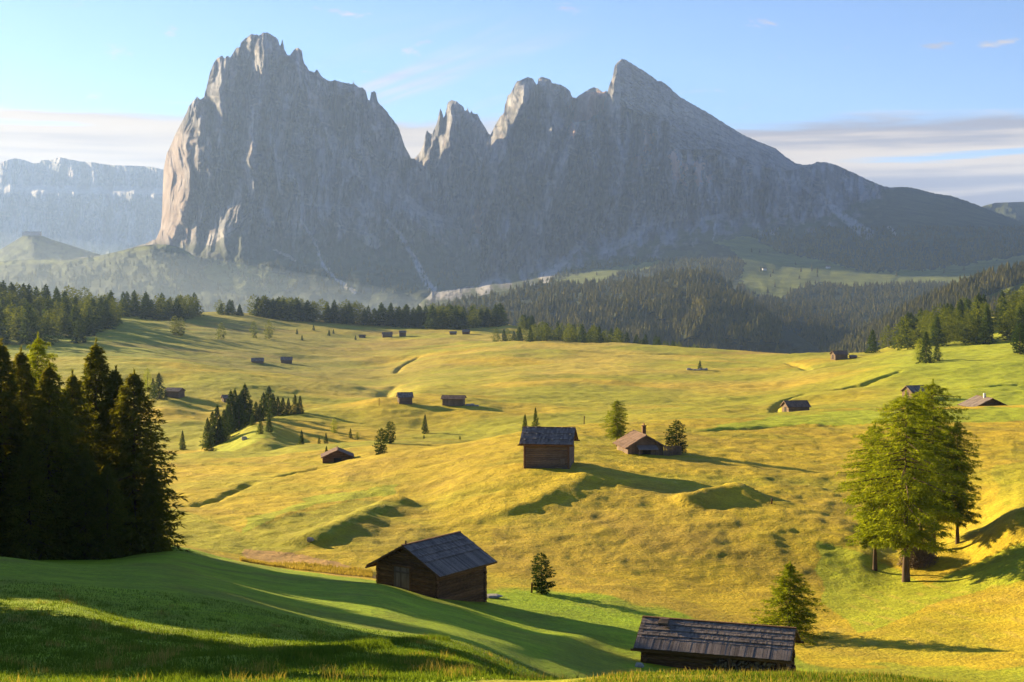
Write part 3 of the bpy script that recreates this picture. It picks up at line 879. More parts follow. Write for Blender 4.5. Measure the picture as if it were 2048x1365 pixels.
# --- far plateau wall on the left
SELLA = [(-500, 330), (-200, 322), (0, 327), (13, 321), (30, 317), (47, 320), (67, 327), (80, 326), (81, 321), (104, 320), (118, 315), (135, 318), (158, 323), (185, 325), (209, 329), (229, 331), (270, 332), (303, 334), (323, 339), (380, 345), (450, 370), (600, 420)]
mountain('distant_plateau_mountain', -500, 600, 2.5,
         [[(-500, 720, 8200), (600, 720, 8200)], [(-500, 520, 9500), (600, 520, 9500)], [(-500, 470, 10500), (600, 470, 10500)],
          [(-500, 386, 11000), (0, 384, 11000), (200, 388, 11000), (330, 392, 11000), (600, 440, 11000)],
          [(-500, 372, 11500), (0, 370, 11500), (200, 376, 11500), (330, 380, 11500), (600, 432, 11500)]],
         SELLA, [(-500, 11900), (600, 11900)], [6, 20, 60, 10, 40],
         lambda PX, PY, T, SK: 2.2 * rock_relief(PX, PY, 0.8, 200, 0.3) + 120 * ridged(PX / 40, PY / 150, 4, 2),
         lambda PX, PY, T, SK: blend(blend(rock_color(PX, PY, 200), smooth(PY, 365 + 0.02 * PX, 373 + 0.02 * PX) * (1 - smooth(PY, 384, 392 + 6 * perlin(PX / 20, PY * 0, 1))), SCREE * 0.75), smooth(PY, 470, 520), MEADOW), jag=0.5, seed=2)

# --- hill with the lift station, and the green ridges in front of it
mountain('hill', -400, 420, 4,
         [[(-400, 700, 3800), (420, 700, 3800)], [(-400, 560, 4800), (420, 560, 4800)]],
         [(-400, 520), (-100, 508), (0, 500), (48, 471), (55, 468), (75, 469), (105, 480), (160, 497), (190, 506), (230, 520), (420, 560)],
         [(-400, 5600), (420, 5600)], [20, 40], lambda PX, PY, T, SK: 60 * fbm(PX / 40, PY / 30, 4, 3),
         lambda PX, PY, T, SK: blend(np.zeros(PX.shape + (3,)) + MEADOW, smooth(fbm(PX / 20, PY / 12, 3, 3), 0, .4), WOODS), jag=0.2)
mountain('hill', -400, 520, 4,
         [[(-400, 720, 2900), (520, 720, 2900)], [(-400, 600, 3600), (520, 600, 3600)]],
         [(-400, 528), (0, 523), (60, 519), (130, 520), (190, 514), (250, 500), (280, 493), (310, 489), (340, 490), (365, 497), (400, 520), (450, 552), (520, 590)],
         [(-400, 4300), (520, 4300)], [20, 60], lambda PX, PY, T, SK: 50 * fbm(PX / 40, PY / 30, 14, 3),
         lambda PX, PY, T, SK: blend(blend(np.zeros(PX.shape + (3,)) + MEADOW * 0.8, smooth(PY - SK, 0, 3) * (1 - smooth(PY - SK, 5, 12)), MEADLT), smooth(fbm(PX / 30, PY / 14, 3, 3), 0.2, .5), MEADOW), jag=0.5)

# --- the great massif on the left
SKY_A = [(150, 516), (200, 511), (240, 503), (262, 496), (290, 488), (312, 478), (321, 460), (324, 430), (325, 400), (326, 360), (327, 340), (334, 305), (338, 300), (350, 270), (366, 240), (372, 227), (378, 212), (394, 194), (400, 199), (405, 197), (408, 195), (413, 175), (420, 145), (428, 125), (436, 115), (444, 112), (449, 118), (454, 111), (460, 117), (464, 109), (472, 97), (480, 94), (482, 85), (492, 76), (505, 68), (512, 70), (518, 71.5), (525, 66), (531, 65), (540, 68), (549, 74), (556, 78), (559, 92), (562, 90), (564, 81), (566, 82), (568, 97), (574, 110), (580, 111), (587, 101), (593, 96), (598, 96), (604, 102), (606, 118), (609, 128), (613, 133), (618, 141), (629, 145), (634, 139), (638, 145), (642, 152), (652, 159), (660, 163), (670, 161), (690, 166), (705, 169), (706.5, 162), (708.5, 168), (718, 175), (726, 176), (732, 183), (736, 200), (740, 203), (742, 184), (748, 182), (752, 187), (755, 203), (760, 209), (769, 218), (780, 232), (790, 245), (798, 258), (804, 276), (810, 294), (818, 309), (823, 317), (829, 318), (845, 330), (900, 380), (960, 440)]
A_LINES = [
    ([(446, 118), (440, 190), (436, 260), (425, 330), (405, 430)], 110, 20),
    ([(480, 95), (470, 160), (455, 240), (450, 300)], 60, 14),
    ([(532, 70), (528, 130), (520, 190), (505, 260), (500, 330), (510, 430)], 150, 18),
    ([(510, 70), (500, 150), (495, 200), (478, 260)], -90, 8),
    ([(573, 112), (560, 150), (545, 195), (520, 225)], -140, 9),
    ([(597, 98), (592, 150), (575, 210), (560, 260), (545, 330), (560, 420)], 150, 20),
    ([(536, 200), (522, 240), (515, 300), (505, 380)], 80, 16),
    ([(636, 146), (632, 200), (648, 260), (640, 330), (660, 420)], 80, 16),
    ([(668, 190), (676, 230), (690, 262)], -190, 26),
    ([(712, 172), (704, 210), (715, 262), (722, 320)], 110, 14),
    ([(742, 190), (752, 240), (770, 300), (790, 350)], 70, 12),
    ([(690, 330), (735, 372), (780, 405), (815, 425), (860, 470), (900, 500)], 140, 22),
    ([(394, 198), (400, 260), (395, 330), (370, 420), (345, 480)], 90, 20),
    ([(420, 200), (425, 250), (432, 300), (420, 380)], -90, 8),
    ([(455, 255), (450, 320), (440, 380)], 70, 14),
    ([(480, 300), (470, 360), (450, 430)], -70, 9),
    ([(600, 340), (590, 400), (610, 470)], 60, 18),
    ([(820, 320), (800, 350), (790, 400)], -120, 16),
]
A_SCREE = [([(600, 440), (628, 480), (645, 530), (680, 565), (710, 584)], 2.5, 5, 0.85), ([(775, 440), (800, 470), (830, 520), (850, 560), (864, 578)], 3, 9, 0.95),
           ([(420, 480), (450, 462), (480, 440)], 12, 3, 0.7), ([(500, 428), (470, 455), (430, 478)], 2, 6, 0.7), ([(790, 350), (800, 385), (850, 430), (905, 440)], 10, 7, 0.6),
           ([(550, 500), (590, 520)], 2, 4, 0.5), ([(740, 480), (752, 488)], 14, 12, 0.6), ([(1, 1), (2, 2)], 1, 1, 0)]


def relief_A(PX, PY, T, SK):
    env = smooth(T, 0.35, 0.62)
    left = smooth(PX, 322, 400)
    g = 40 * fbm(PX / 50, PY / 35, 71, 4) * (1 - env)
    return g + (rock_relief(PX, PY, 0.9, 100) + lines_relief(PX, PY, A_LINES)) * env * (0.4 + 0.6 * left)


def color_A(PX, PY, T, SK):
    c = rock_color(PX, PY, 100)
    lw = pchip1([150, 300, 400, 500, 600, 700, 800, 960], [485, 480, 478, 450, 455, 455, 450, 470], PX.ravel()).reshape(PX.shape)
    g = smooth(PY - lw + 26 * fbm(PX / 24, PY / 24, 131, 4), -20, 40)
    c = blend(c, g * 0.85, MEADOW * 0.65)
    g2 = smooth(PY - lw + 30 * fbm(PX / 18, PY / 14, 133, 4), 45, 80)
    c = blend(c, g2 * 0.8, WOODS * 1.5)
    c = blend(c, inpoly([(430, 520), (520, 535), (590, 560), (560, 590), (430, 590), (380, 560)], PX + 8 * fbm(PX / 20, PY / 10, 5, 3), PY) * 0.9, MEADLT * 0.8)
    c = blend(c, (1 - smooth(PX + 10 * fbm(PX / 9, PY / 20, 6, 3), 345, 420)) * smooth(PY, 230, 300) * (1 - smooth(PY, 470, 500)) * 0.6, WARM)  # warm sunlight tone painted onto the left flank
    return streaks(c, PX, PY, A_SCREE)


mountain('rock_massif', 150, 960, 1.5,
         [[(150, 720, 2904), (960, 720, 2904)],
          [(150, 600, 3696), (960, 620, 3696)],
          [(150, 530, 4312), (300, 520, 4312), (450, 520, 4224), (700, 530, 4224), (960, 560, 4224)],
          [(150, 514, 4664), (260, 499, 4664), (320, 487, 4752), (400, 472, 4620), (480, 440, 4576), (560, 452, 4576), (650, 440, 4576), (740, 425, 4620), (830, 440, 4752), (960, 470, 4840)],
          [(150, 513, 5000), (300, 490, 5000), (326, 455, 5060), (350, 400, 4900), (420, 330, 4860), (520, 290, 4900), (620, 310, 5010), (720, 340, 5150), (830, 390, 5330), (960, 460, 5400)]],
         SKY_A, [(150, 5500), (300, 5600), (321, 5650), (332, 5330), (352, 5190), (400, 5130), (520, 5210), (620, 5330), (720, 5480), (830, 5650), (960, 5700)],
         [14, 50, 60, 130, 170], relief_A, color_A, seed=5)

# --- the jagged middle towers
SKY_B = [(770, 380), (800, 345), (815, 330), (829, 317), (838, 308), (847, 290), (851, 270), (853.5, 260), (857, 266), (864, 268), (873, 250), (877, 232), (880.5, 216), (884, 224), (887, 235), (890, 232), (893, 218), (895, 206), (904, 200), (912, 203), (919, 208), (927, 214), (929, 222), (933, 221), (935, 216), (938, 225), (941, 226), (943, 219), (945, 227), (955, 229), (961, 241), (970, 255), (977, 267), (985, 275), (1000, 300), (1060, 380)]
B_LINES = [([(905, 203), (903, 260), (895, 330), (880, 400)], 120, 14), ([(881, 220), (872, 280), (855, 340)], 70, 9), ([(948, 232), (945, 290), (935, 360), (930, 420)], 90, 12),
           ([(925, 225), (920, 280), (905, 330)], -80, 7), ([(853, 265), (845, 310), (830, 350)], 60, 10), ([(972, 262), (975, 330), (960, 400)], -90, 10)]
mountain('rock_spires', 770, 1060, 1.5,
         [[(770, 640, 4500), (1060, 640, 4500)], [(770, 470, 5400), (850, 450, 5450), (900, 445, 5450), (1060, 480, 5450)],
          [(770, 400, 5800), (860, 340, 5800), (930, 320, 5780), (1060, 400, 5800)]],
         SKY_B, [(770, 6100), (1060, 6100)], [30, 80, 130],
         lambda PX, PY, T, SK: (rock_relief(PX, PY, 0.8, 300) + lines_relief(PX, PY, B_LINES)) * smooth(T, 0.2, 0.5),
         lambda PX, PY, T, SK: streaks(blend(rock_color(PX, PY, 300), smooth(PY + 20 * fbm(PX / 14, PY / 14, 5, 4), 440, 480) * 0.6, MEADOW), PX, PY, [([(800, 380), (850, 430), (900, 440)], 9, 6, 0.6), ([(960, 455), (930, 470), (880, 480)], 4, 3, .4)]), jag=1.2, seed=9)

# --- right massif: twin summit, red shoulder, the long slab and its green tail
SKY_C = [(740, 700), (800, 640), (860, 585), (900, 505), (940, 400), (965, 320), (978, 272), (980, 271), (987, 258), (995, 243), (1001, 232), (1008, 227), (1009.5, 211), (1013, 204), (1015, 191), (1021, 188), (1027, 175), (1034, 163), (1043, 160), (1055, 154.5), (1065, 157), (1071, 166), (1074, 173), (1077, 157), (1083, 153.5), (1093, 157), (1102, 160), (1103, 167), (1108, 167), (1122, 170), (1131, 175), (1140, 182), (1144, 195), (1152, 196), (1166, 186), (1178, 179), (1187, 175), (1196, 177), (1204, 184), (1209, 185), (1211, 181), (1215, 184), (1219, 170), (1225, 156), (1229, 132), (1237, 123), (1244, 118), (1253, 120.5), (1269, 131), (1286, 141), (1304, 153), (1316, 163), (1324, 163), (1336, 172), (1357, 192), (1374, 202.5), (1384, 208), (1400, 217), (1418, 227), (1452, 249), (1486, 270), (1520, 285), (1551, 297), (1568, 311), (1589, 326), (1606, 330), (1623, 329), (1636, 324), (1653, 325), (1674, 331), (1708, 346.5), (1732, 358), (1759, 370), (1779, 375.5), (1810, 374), (1834, 378), (1868, 387), (1902, 392), (1929, 401), (1950, 408.6), (1965, 414.7), (1990, 424), (2048, 446), (2400, 520)]
C_LINES = [
    ([(1055, 158), (1045, 210), (1020, 260), (1000, 330), (985, 400), (965, 480)], 195, 16),
    ([(1072, 170), (1074, 215), (1068, 260)], -225, 6),
    ([(1090, 158), (1098, 210), (1105, 260), (1090, 330)], 165, 13),
    ([(1057, 320), (1050, 380), (1020, 440), (1015, 520)], 135, 14),
    ([(1080, 350), (1070, 400), (1075, 430)], -285, 20),
    ([(1150, 240), (1140, 300), (1120, 360), (1090, 430), (1070, 520)], 285, 22),
    ([(1150, 200), (1140, 240), (1120, 300)], -180, 8),
    ([(1185, 180), (1180, 240), (1190, 300), (1195, 380)], 165, 15),
    ([(1205, 190), (1215, 260), (1210, 330), (1190, 420), (1160, 480)], -225, 9),
    ([(1232, 128), (1225, 190), (1230, 260), (1245, 330), (1230, 420)], 225, 14),
    ([(1275, 240), (1262, 320), (1250, 370)], -180, 10),
    ([(1295, 225), (1300, 290), (1280, 340)], -90, 12),
    ([(1330, 240), (1325, 300), (1328, 360)], -135, 9),
    ([(1345, 300), (1350, 360), (1345, 420)], 120, 14),
    ([(1290, 345), (1240, 385), (1190, 410)], 120, 14),
    ([(1390, 320), (1400, 370), (1380, 430)], 90, 14), ([(1420, 310), (1440, 380)], -90, 12),
    ([(1520, 300), (1530, 380), (1500, 430)], -120, 14), ([(1560, 340), (1575, 400), (1580, 440)], 135, 14),
    ([(1640, 330), (1650, 370), (1680, 420)], 90, 16),
    ([(1760, 372), (1770, 420), (1800, 450)], -105, 18),
    ([(965, 300), (950, 380), (945, 450), (925, 560)], 180, 16),
]
C_SCREE = [([(1185, 462), (1150, 500), (1110, 540), (1090, 556)], 4, 14, 0.75), ([(1030, 500), (1000, 540), (960, 582)], 4, 10, 0.7), ([(930, 560), (880, 590)], 6, 8, 0.5),
           ([(1360, 430), (1310, 440), (1260, 480), (1210, 500)], 13, 9, 0.6), ([(1450, 430), (1400, 440), (1380, 470)], 6, 3, 0.5),
           ([(1640, 390), (1680, 430), (1735, 468)], 4, 13, 0.8), ([(1605, 372), (1640, 400)], 4, 5, 0.5), ([(1780, 455), (1790, 470)], 3, 4, 0.5), ([(1430, 450), (1425, 480)], 3, 2, 0.7)]
ROCKLINE = ([860, 960, 1080, 1160, 1260, 1340, 1430, 1520, 1620, 1700, 1760, 1800, 2400], [600, 575, 545, 512, 495, 480, 452, 448, 440, 420, 380, 350, 340])
MEADOWS_C = [[(1425, 485), (1500, 472), (1560, 505), (1640, 520), (1740, 545), (1860, 540), (2048, 510), (2400, 470), (2400, 600), (2048, 530), (1930, 565), (1870, 565), (1700, 575), (1640, 565), (1590, 580), (1560, 600), (1500, 590), (1480, 560), (1490, 530), (1470, 500)],
             [(1112, 562), (1170, 545), (1330, 520), (1310, 535), (1240, 548), (1200, 566), (1150, 566)],
             [(1480, 700), (1500, 690), (1530, 685), (1570, 692), (1580, 706), (1540, 716), (1480, 712)],
             [(1950, 600), (2048, 565), (2400, 500), (2400, 620), (2048, 610)]]


def relief_C(PX, PY, T, SK):
    rl = np.interp(PX.ravel(), *ROCKLINE).reshape(PX.shape)
    env = 1 - smooth(PY - rl, -25, 25)
    slab = inpoly([(1240, 100), (1225, 200), (1300, 240), (1350, 300), (1430, 300), (1560, 345), (1640, 330), (1600, 300), (1400, 180)], PX + 8 * fbm(PX / 20, PY / 20, 3, 2), PY).astype(float)
    tail = smooth(PX, 1720, 1820)
    r = (rock_relief(PX, PY, 0.85, 400) * (1 - 0.72 * slab) * (1 - 0.75 * tail) + lines_relief(PX, PY, C_LINES)) * env
    r = r + slab * 26 * fbm((PX + PY) / 12, (PY - 0.62 * PX) / 5, 7, 3)
    return r + 22 * fbm(PX / 70, PY / 45, 72, 3) * (1 - env)


def color_C(PX, PY, T, SK):
    c = rock_color(PX, PY, 400)
    slab = inpoly([(1240, 100), (1225, 200), (1300, 240), (1350, 300), (1430, 300), (1560, 345), (1640, 330), (1600, 300), (1400, 180)], PX + 8 * fbm(PX / 20, PY / 20, 3, 2), PY) * 1.0
    c = blend(c, slab * 0.7, ROCK * 0.95)
    c = blend(c, slab * 0.5 * smooth(fbm((PX + PY) / 30, (PY - 0.62 * PX) / 6, 8, 4), 0, .6), DARKR)
    red = inpoly([(1150, 190), (1215, 180), (1205, 215), (1180, 240), (1150, 245), (1140, 215)], PX + 6 * fbm(PX / 9, PY / 9, 6, 3), PY) * 0.8
    c = blend(c, red, np.array([0.36, 0.22, 0.185]))
    for pl in ([(1290, 260), (1305, 270), (1300, 310), (1288, 300)], [(1270, 310), (1290, 315), (1288, 330), (1268, 336)], [(1338, 310), (1352, 300), (1362, 350), (1372, 372), (1350, 360)], [(1392, 320), (1408, 330), (1400, 372), (1390, 360)],
               [(948, 420), (960, 412), (965, 450), (955, 470), (948, 450)], [(1360, 320), (1375, 330), (1372, 360)], [(1142, 245), (1152, 250), (1150, 275), (1138, 270)], [(1410, 355), (1425, 350), (1420, 372)]):
        c = blend(c, inpoly(pl, PX + 6 * fbm(PX / 8, PY / 10, 16, 3), PY + 6 * fbm(PX / 8, PY / 10, 18, 3)) * 0.85, np.array([0.60, 0.38, 0.27]))
    rl = np.interp(PX.ravel(), *ROCKLINE).reshape(PX.shape)
    g = smooth(PY - rl + 34 * fbm(PX / 26, PY / 20, 231, 4), -14, 22)
    c = blend(c, g, MEADOW * 0.72)
    g2 = smooth(PY - rl + 40 * fbm(PX / 18, PY / 14, 233, 4), 28, 50)
    c = blend(c, g2 * (1 - smooth(PX, 1740, 1830) * (1 - smooth(PY, 470, 500))), WOODS * 1.1)
    wpx = PX + 8 * fbm(PX / 16, PY / 10, 41, 3)
    wpy = PY + 5 * fbm(PX / 12, PY / 8, 43, 3)
    for pl in MEADOWS_C:
        c = blend(c, inpoly(pl, wpx, wpy) * 1.0, MEADLT)
    return streaks(c, PX, PY, C_SCREE)


mountain('rock_mountain', 740, 2400, 1.8,
         [[(860, 760, 2000), (2400, 760, 2000)],
          [(860, 650, 2500), (1400, 665, 2500), (2048, 640, 2500), (2400, 600, 2500)],
          [(860, 600, 3200), (1200, 580, 3200), (1500, 580, 3100), (1800, 570, 3200), (2048, 550, 3300), (2400, 540, 3300)],
          [(860, 580, 4200), (1000, 560, 4200), (1200, 520, 4100), (1450, 490, 3900), (1600, 500, 3900), (1850, 500, 4100), (2048, 480, 4200), (2400, 530, 4200)],
          [(860, 575, 4800), (960, 560, 4750), (1080, 520, 4800), (1180, 480, 4850), (1300, 440, 4900), (1450, 440, 4850), (1600, 425, 4850), (1750, 425, 4900), (1900, 440, 4900), (2048, 462, 4900), (2400, 525, 4900)],
          [(860, 570, 5200), (960, 430, 5150), (1080, 330, 5200), (1180, 310, 5150), (1260, 290, 5200), (1350, 290, 5280), (1450, 310, 5350), (1560, 345, 5450), (1700, 375, 5500), (1900, 415, 5500), (2048, 452, 5500), (2400, 522, 5500)]],
         SKY_C, [(860, 5450), (980, 5520), (1070, 5600), (1150, 5680), (1240, 5740), (1400, 6050), (1560, 6200), (1750, 6100), (2400, 6100)],
         [10, 40, 70, 60, 130, 150], relief_C, color_C, jag=1.2, seed=13)

# --- green ridge far right
mountain('hill', 1900, 2500, 4, [[(1900, 600, 6200), (2500, 600, 6200)], [(1900, 470, 6900), (2500, 470, 6900)]],
         [(1900, 440), (1950, 418), (1968, 412), (1991, 406), (2048, 404), (2200, 396), (2500, 410)], [(1900, 7400), (2500, 7400)], [10, 30],
         lambda PX, PY, T, SK: 60 * fbm(PX / 40, PY / 30, 24, 3), lambda PX, PY, T, SK: np.zeros(PX.shape + (3,)) + MEADOW * 0.7, jag=0.3)

# --- wooded spur in front of the right massif, and the wooded flank at the right
mountain('wooded_spur', 700, 1700, 3,
         [[(700, 800, 1900), (1700, 800, 1700)], [(700, 700, 2100), (1200, 720, 1900), (1500, 715, 1800), (1700, 720, 1800)], [(700, 660, 2400), (950, 630, 2400), (1200, 610, 2250), (1450, 600, 2100), (1700, 640, 2100)]],
         [(700, 690), (800, 645), (860, 616), (900, 603), (980, 588), (1050, 574), (1112, 563), (1150, 570), (1250, 560), (1330, 548), (1390, 540), (1430, 548), (1470, 580), (1520, 620), (1580, 660), (1700, 740)],
         [(700, 2900), (1100, 2800), (1400, 2600), (1700, 2400)], [10, 40, 60], lambda PX, PY, T, SK: 55 * fbm(PX / 60, PY / 40, 34, 4) + 40 * ridged((PX + PY) / 70, (PY - PX) / 200, 35, 2),
         lambda PX, PY, T, SK: blend(np.zeros(PX.shape + (3,)) + WOODS, inpoly(MEADOWS_C[1], PX, PY) * 1.0, MEADLT), jag=0.5)
mountain('wooded_flank', 1560, 2500, 3,
         [[(1560, 820, 1400), (2500, 820, 1400)], [(1560, 740, 1600), (1800, 700, 1600), (2048, 650, 1600), (2500, 600, 1600)]],
         [(1560, 760), (1640, 710), (1680, 690), (1720, 668), (1800, 625), (1860, 596), (1920, 570), (1980, 550), (2048, 534), (2200, 490), (2500, 430)],
         [(1560, 1900), (2500, 1950)], [10, 50], lambda PX, PY, T, SK: 25 * fbm(PX / 60, PY / 40, 44, 4),
         lambda PX, PY, T, SK: blend(np.zeros(PX.shape + (3,)) + WOODS, inpoly(MEADOWS_C[3], PX, PY) * 1.0, MEADLT), jag=0.5)

# ------------------------------------------------------------------ distant woods: a mass nobody could count


def sheet_hit(i, qx, qy):
    px, PX, PY, DD, X, Z = SHEETS[i]
    ci = int(np.clip(round((qx - px[0]) / (px[1] - px[0])), 0, len(px) - 1))
    col = PY[:, ci]
    if qy > col[0] or qy < col[-1]:
        return None
    j = int(np.clip(np.searchsorted(-col, -qy), 1, len(col) - 1))
    t = (col[j - 1] - qy) / max(col[j - 1] - col[j], 1e-6)
    t = min(max(t, 0), 1)
    return (X[j - 1, ci] * (1 - t) + X[j, ci] * t, DD[j - 1, ci] * (1 - t) + DD[j, ci] * t, Z[j - 1, ci] * (1 - t) + Z[j, ci] * t)


def woods(name, specs, mat):
    pts = []
    for order, x0, x1, y0, y1, n, hmin, hmax, excl, rockmask in specs:
        qx = rng.uniform(x0, x1, n)
        qy = rng.uniform(y0, y1, n)
        dens = fbm(qx / 26, qy / 14, 77, 3)
        for a, b, dn in zip(qx, qy, dens):
            if dn < -0.42:
                continue
            hit = None
            for i in order:
                hit = sheet_hit(i, a, b)
                if hit is not None:
                    break
            if hit is None:
                continue
            if any(inpoly(p, np.array([a + 4 * random.random()]), np.array([b]))[0] for p in excl):
                if random.random() > 0.015:
                    continue
            if rockmask is not None and b < np.interp(a, *rockmask) + 22 + 30 * dn:
                continue
            pts.append(hit + (random.uniform(hmin, hmax),))
    P = np.array(pts)
    n = len(P)
    # each tree: three ragged tiers of seven blades
    tiers = [(0.0, 0.62, 1.0), (0.28, 0.84, 0.72), (0.55, 1.0, 0.42)]
    nb = 6
    V = []
    for lo, hi, w in tiers:
        az = rng.uniform(0, 6.28, (n, 1)) + np.arange(nb)[None, :] * (2 * np.pi / nb)
        h = P[:, 3:4]
        r = h * 0.24 * w * rng.uniform(0.75, 1.25, (n, nb))
        da = 0.62
        for sgn in (-1, 1):
            V.append(np.stack([P[:, 0:1] + r * np.cos(az + sgn * da), P[:, 1:2] + r * np.sin(az + sgn * da), P[:, 2:3] + h * lo + 0.06 * h * rng.uniform(-1, 1, (n, nb))], -1))
        V.append(np.stack([P[:, 0:1] + 0 * r, P[:, 1:2] + 0 * r, P[:, 2:3] + h * hi + 0 * r], -1))
    V = np.stack(V, 2)            # n, nb, 9, 3
    V = V.reshape(n * nb * 3, 3, 3)
    nt_ = len(V)
    ob = mesh_from(name, V.reshape(-1, 3), np.arange(nt_ * 3).reshape(-1, 3), mat)
    return ob


EX = MEADOWS_C
w1 = woods('distant_forest', [
    ([8, 7, 5], 860, 1560, 520, 715, 9000, 9, 15, EX, ROCKLINE),
    ([8, 5], 1500, 2070, 455, 715, 9500, 9, 15, EX, ROCKLINE),
    ([8], 1640, 2120, 520, 720, 2600, 9, 15, [EX[3]], None)], M_FARWOOD)
tag(w1, 'dense dark spruce forest covering the slopes below the right-hand mountain', 'forest', kind='stuff')
w2 = woods('distant_forest', [([2, 3], -60, 960, 515, 640, 1500, 12, 18, [[(0, 523), (130, 522), (130, 530), (0, 533)]], ([-60, 250, 400, 600, 960], [515, 500, 490, 500, 520]))], M_FARWOOD)
tag(w2, 'hazy forest on the lower slopes beneath the left-hand massif', 'forest', kind='stuff')

# ------------------------------------------------------------------ trees


def leaf_tris(pos, dirv, up, ln, wd):
    side = np.cross(dirv, up)
    side /= (np.linalg.norm(side, axis=1, keepdims=True) + 1e-9)
    a = pos + side * wd[:, None] * 0.5
    b = pos - side * wd[:, None] * 0.5
    c = pos + dirv * ln[:, None]
    return np.stack([a, b, c], 1)


def tube(pts, rad, ns=5):
    pts = np.asarray(pts, float)
    rad = np.asarray(rad, float)
    n = len(pts)
    ang = np.arange(ns) * 2 * np.pi / ns
    d = np.gradient(pts, axis=0)
    d /= np.linalg.norm(d, axis=1, keepdims=True) + 1e-9
    ref = np.where(np.abs(d[:, 2:3]) > 0.8, np.array([[1.0, 0, 0]]), np.array([[0, 0, 1.0]]))
    u = np.cross(d, ref)
    u /= np.linalg.norm(u, axis=1, keepdims=True)
    w = np.cross(d, u)
    V = pts[:, None] + rad[:, None, None] * (np.cos(ang)[None, :, None] * u[:, None] + np.sin(ang)[None, :, None] * w[:, None])
    V = V.reshape(-1, 3)
    Fq = []
    for i in range(n - 1):
        for j in range(ns):
            k = (j + 1) % ns
            Fq.append((i * ns + j, i * ns + k, (i + 1) * ns + k, (i + 1) * ns + j))
    return V, np.array(Fq)


def prof_spruce(t):
    return (1 - t) ** 0.78 * (0.6 + 0.4 * np.minimum(1, t / 0.08 + 0.5)) + 0.02


def prof_larch(t):
    return np.where(t < 0.5, 0.72 + 0.56 * t, 1.0 * ((1 - t) / 0.5) ** 0.40) + 0.02


def prof_pine(t):
    return np.sqrt(np.clip(1 - ((t - 0.42) / 0.6) ** 2, 0, 1)) + 0.03


def make_tree(seed, h, r, prof, nbr, nleaf, ll, lw, t0, droop, ragged=0.25, fan=0.30, lean=(0, 0), limbs=True, twin=0, gap=0.0):
    """returns crown triangles and a trunk (with limbs) for a tree standing at the origin"""
    g = np.random.default_rng(seed)
    t = t0 + (1 - t0) * (np.arange(nbr) + g.uniform(0, 1, nbr)) / nbr
    tt = (t - t0) / (1 - t0)
    az = np.arange(nbr) * 2.39996 + g.normal(0, 0.4, nbr)
    Lb = r * prof(tt) * g.uniform(1 - ragged * 1.5, 1 + ragged, nbr)
    # irregular sides
    Lb *= 1 + 0.22 * np.sin(az + g.uniform(0, 6)) * np.sin(tt * 5 + g.uniform(0, 6))
    if gap > 0:
        Lb *= np.where(g.uniform(0, 1, nbr) < gap, 0.35, 1)
    ax = np.stack([lean[0] * t * t * h, lean[1] * t * t * h, t * h], 1)
    out = np.stack([np.cos(az), np.sin(az), np.zeros(nbr)], 1)
    b = np.repeat(np.arange(nbr), nleaf)
    n = len(b)
    s = g.uniform(0.0, 1, n) ** 0.62
    Lr = Lb[b]
    o = out[b]
    sd = np.stack([-o[:, 1], o[:, 0], np.zeros(n)], 1)
    side = g.normal(0, 1, n) * fan * Lr * (1.05 - s) * 0.6 + g.normal(0, 0.12, n) * ll
    dr = droop * (1.25 - 0.9 * tt[b])
    zoff = -dr * Lr * (s ** 1.4) + 0.35 * dr * Lr * s ** 3 + g.normal(0, 0.10, n) * ll * 2
    pos = ax[b] + o * (s * Lr)[:, None] + sd * side[:, None]
    pos[:, 2] += zoff
    dv = o * g.uniform(0.2, 1.0, n)[:, None] + sd * (np.sign(side) * g.uniform(0.0, 0.9, n))[:, None]
    dv[:, 2] += g.uniform(-0.75, 0.35, n)
    dv /= np.linalg.norm(dv, axis=1, keepdims=True) + 1e-9
    up = g.normal(0, 1, (n, 3)) * 0.55 + np.array([0, 0, 1.0])
    sc = 0.55 + 0.75 * (1 - tt[b]) ** 0.6
    tri = leaf_tris(pos, dv, up, ll * g.uniform(0.6, 1.4, n) * sc, lw * g.uniform(0.6, 1.3, n) * sc)
    # leader shoot
    m = max(6, nleaf)
    tz = h * g.uniform(0.95, 1.03, m)
    p = np.stack([lean[0] * h + g.normal(0, 0.04, m), lean[1] * h + g.normal(0, 0.04, m), tz], 1)
    dv = np.stack([g.normal(0, 0.4, m), g.normal(0, 0.4, m), np.ones(m)], 1)
    tri2 = leaf_tris(p, dv / np.linalg.norm(dv, axis=1, keepdims=True), g.normal(0, 1, (m, 3)), np.full(m, ll * 0.7), np.full(m, lw * 0.5))
    tri = np.concatenate([tri, tri2])
    # trunk
    VV, FF = [], []
    off = 0
    hs = np.linspace(0, 1, 7)

    def addt(pts, rad, ns):
        nonlocal off
        v, f = tube(pts, rad, ns)
        VV.append(v)
        FF.append(f + off)
        off += len(v)
    tr = h * 0.014 + 0.05
    for q in range(1 + twin):
        dx0 = 0.0 if q == 0 else 0.55
        pts = np.stack([lean[0] * hs ** 2 * h + dx0 * (1 - 0.3 * hs), lean[1] * hs ** 2 * h + 0.25 * q, hs * h * 0.97 - 0.6 * (hs == 0)], 1)
        addt(pts, tr * (1 - 0.93 * hs) * (1 + 0.5 * (hs == 0)), 8)
    if limbs:
        for i in range(0, nbr, 1 if nbr < 150 else 2):
            q = np.array([0, 0.35, 0.7, 1.0])
            pp = ax[i] + out[i] * (q * Lb[i])[:, None]
            d_ = droop * (1.25 - 0.9 * tt[i])
            pp[:, 2] += -d_ * Lb[i] * q ** 1.4 + 0.35 * d_ * Lb[i] * q ** 3
            addt(pp, (0.012 + 0.016 * Lb[i]) * (1 - 0.85 * q), 3)
    return tri.reshape(-1, 3), np.concatenate(VV), np.concatenate(FF)


TREE_MESH = {}


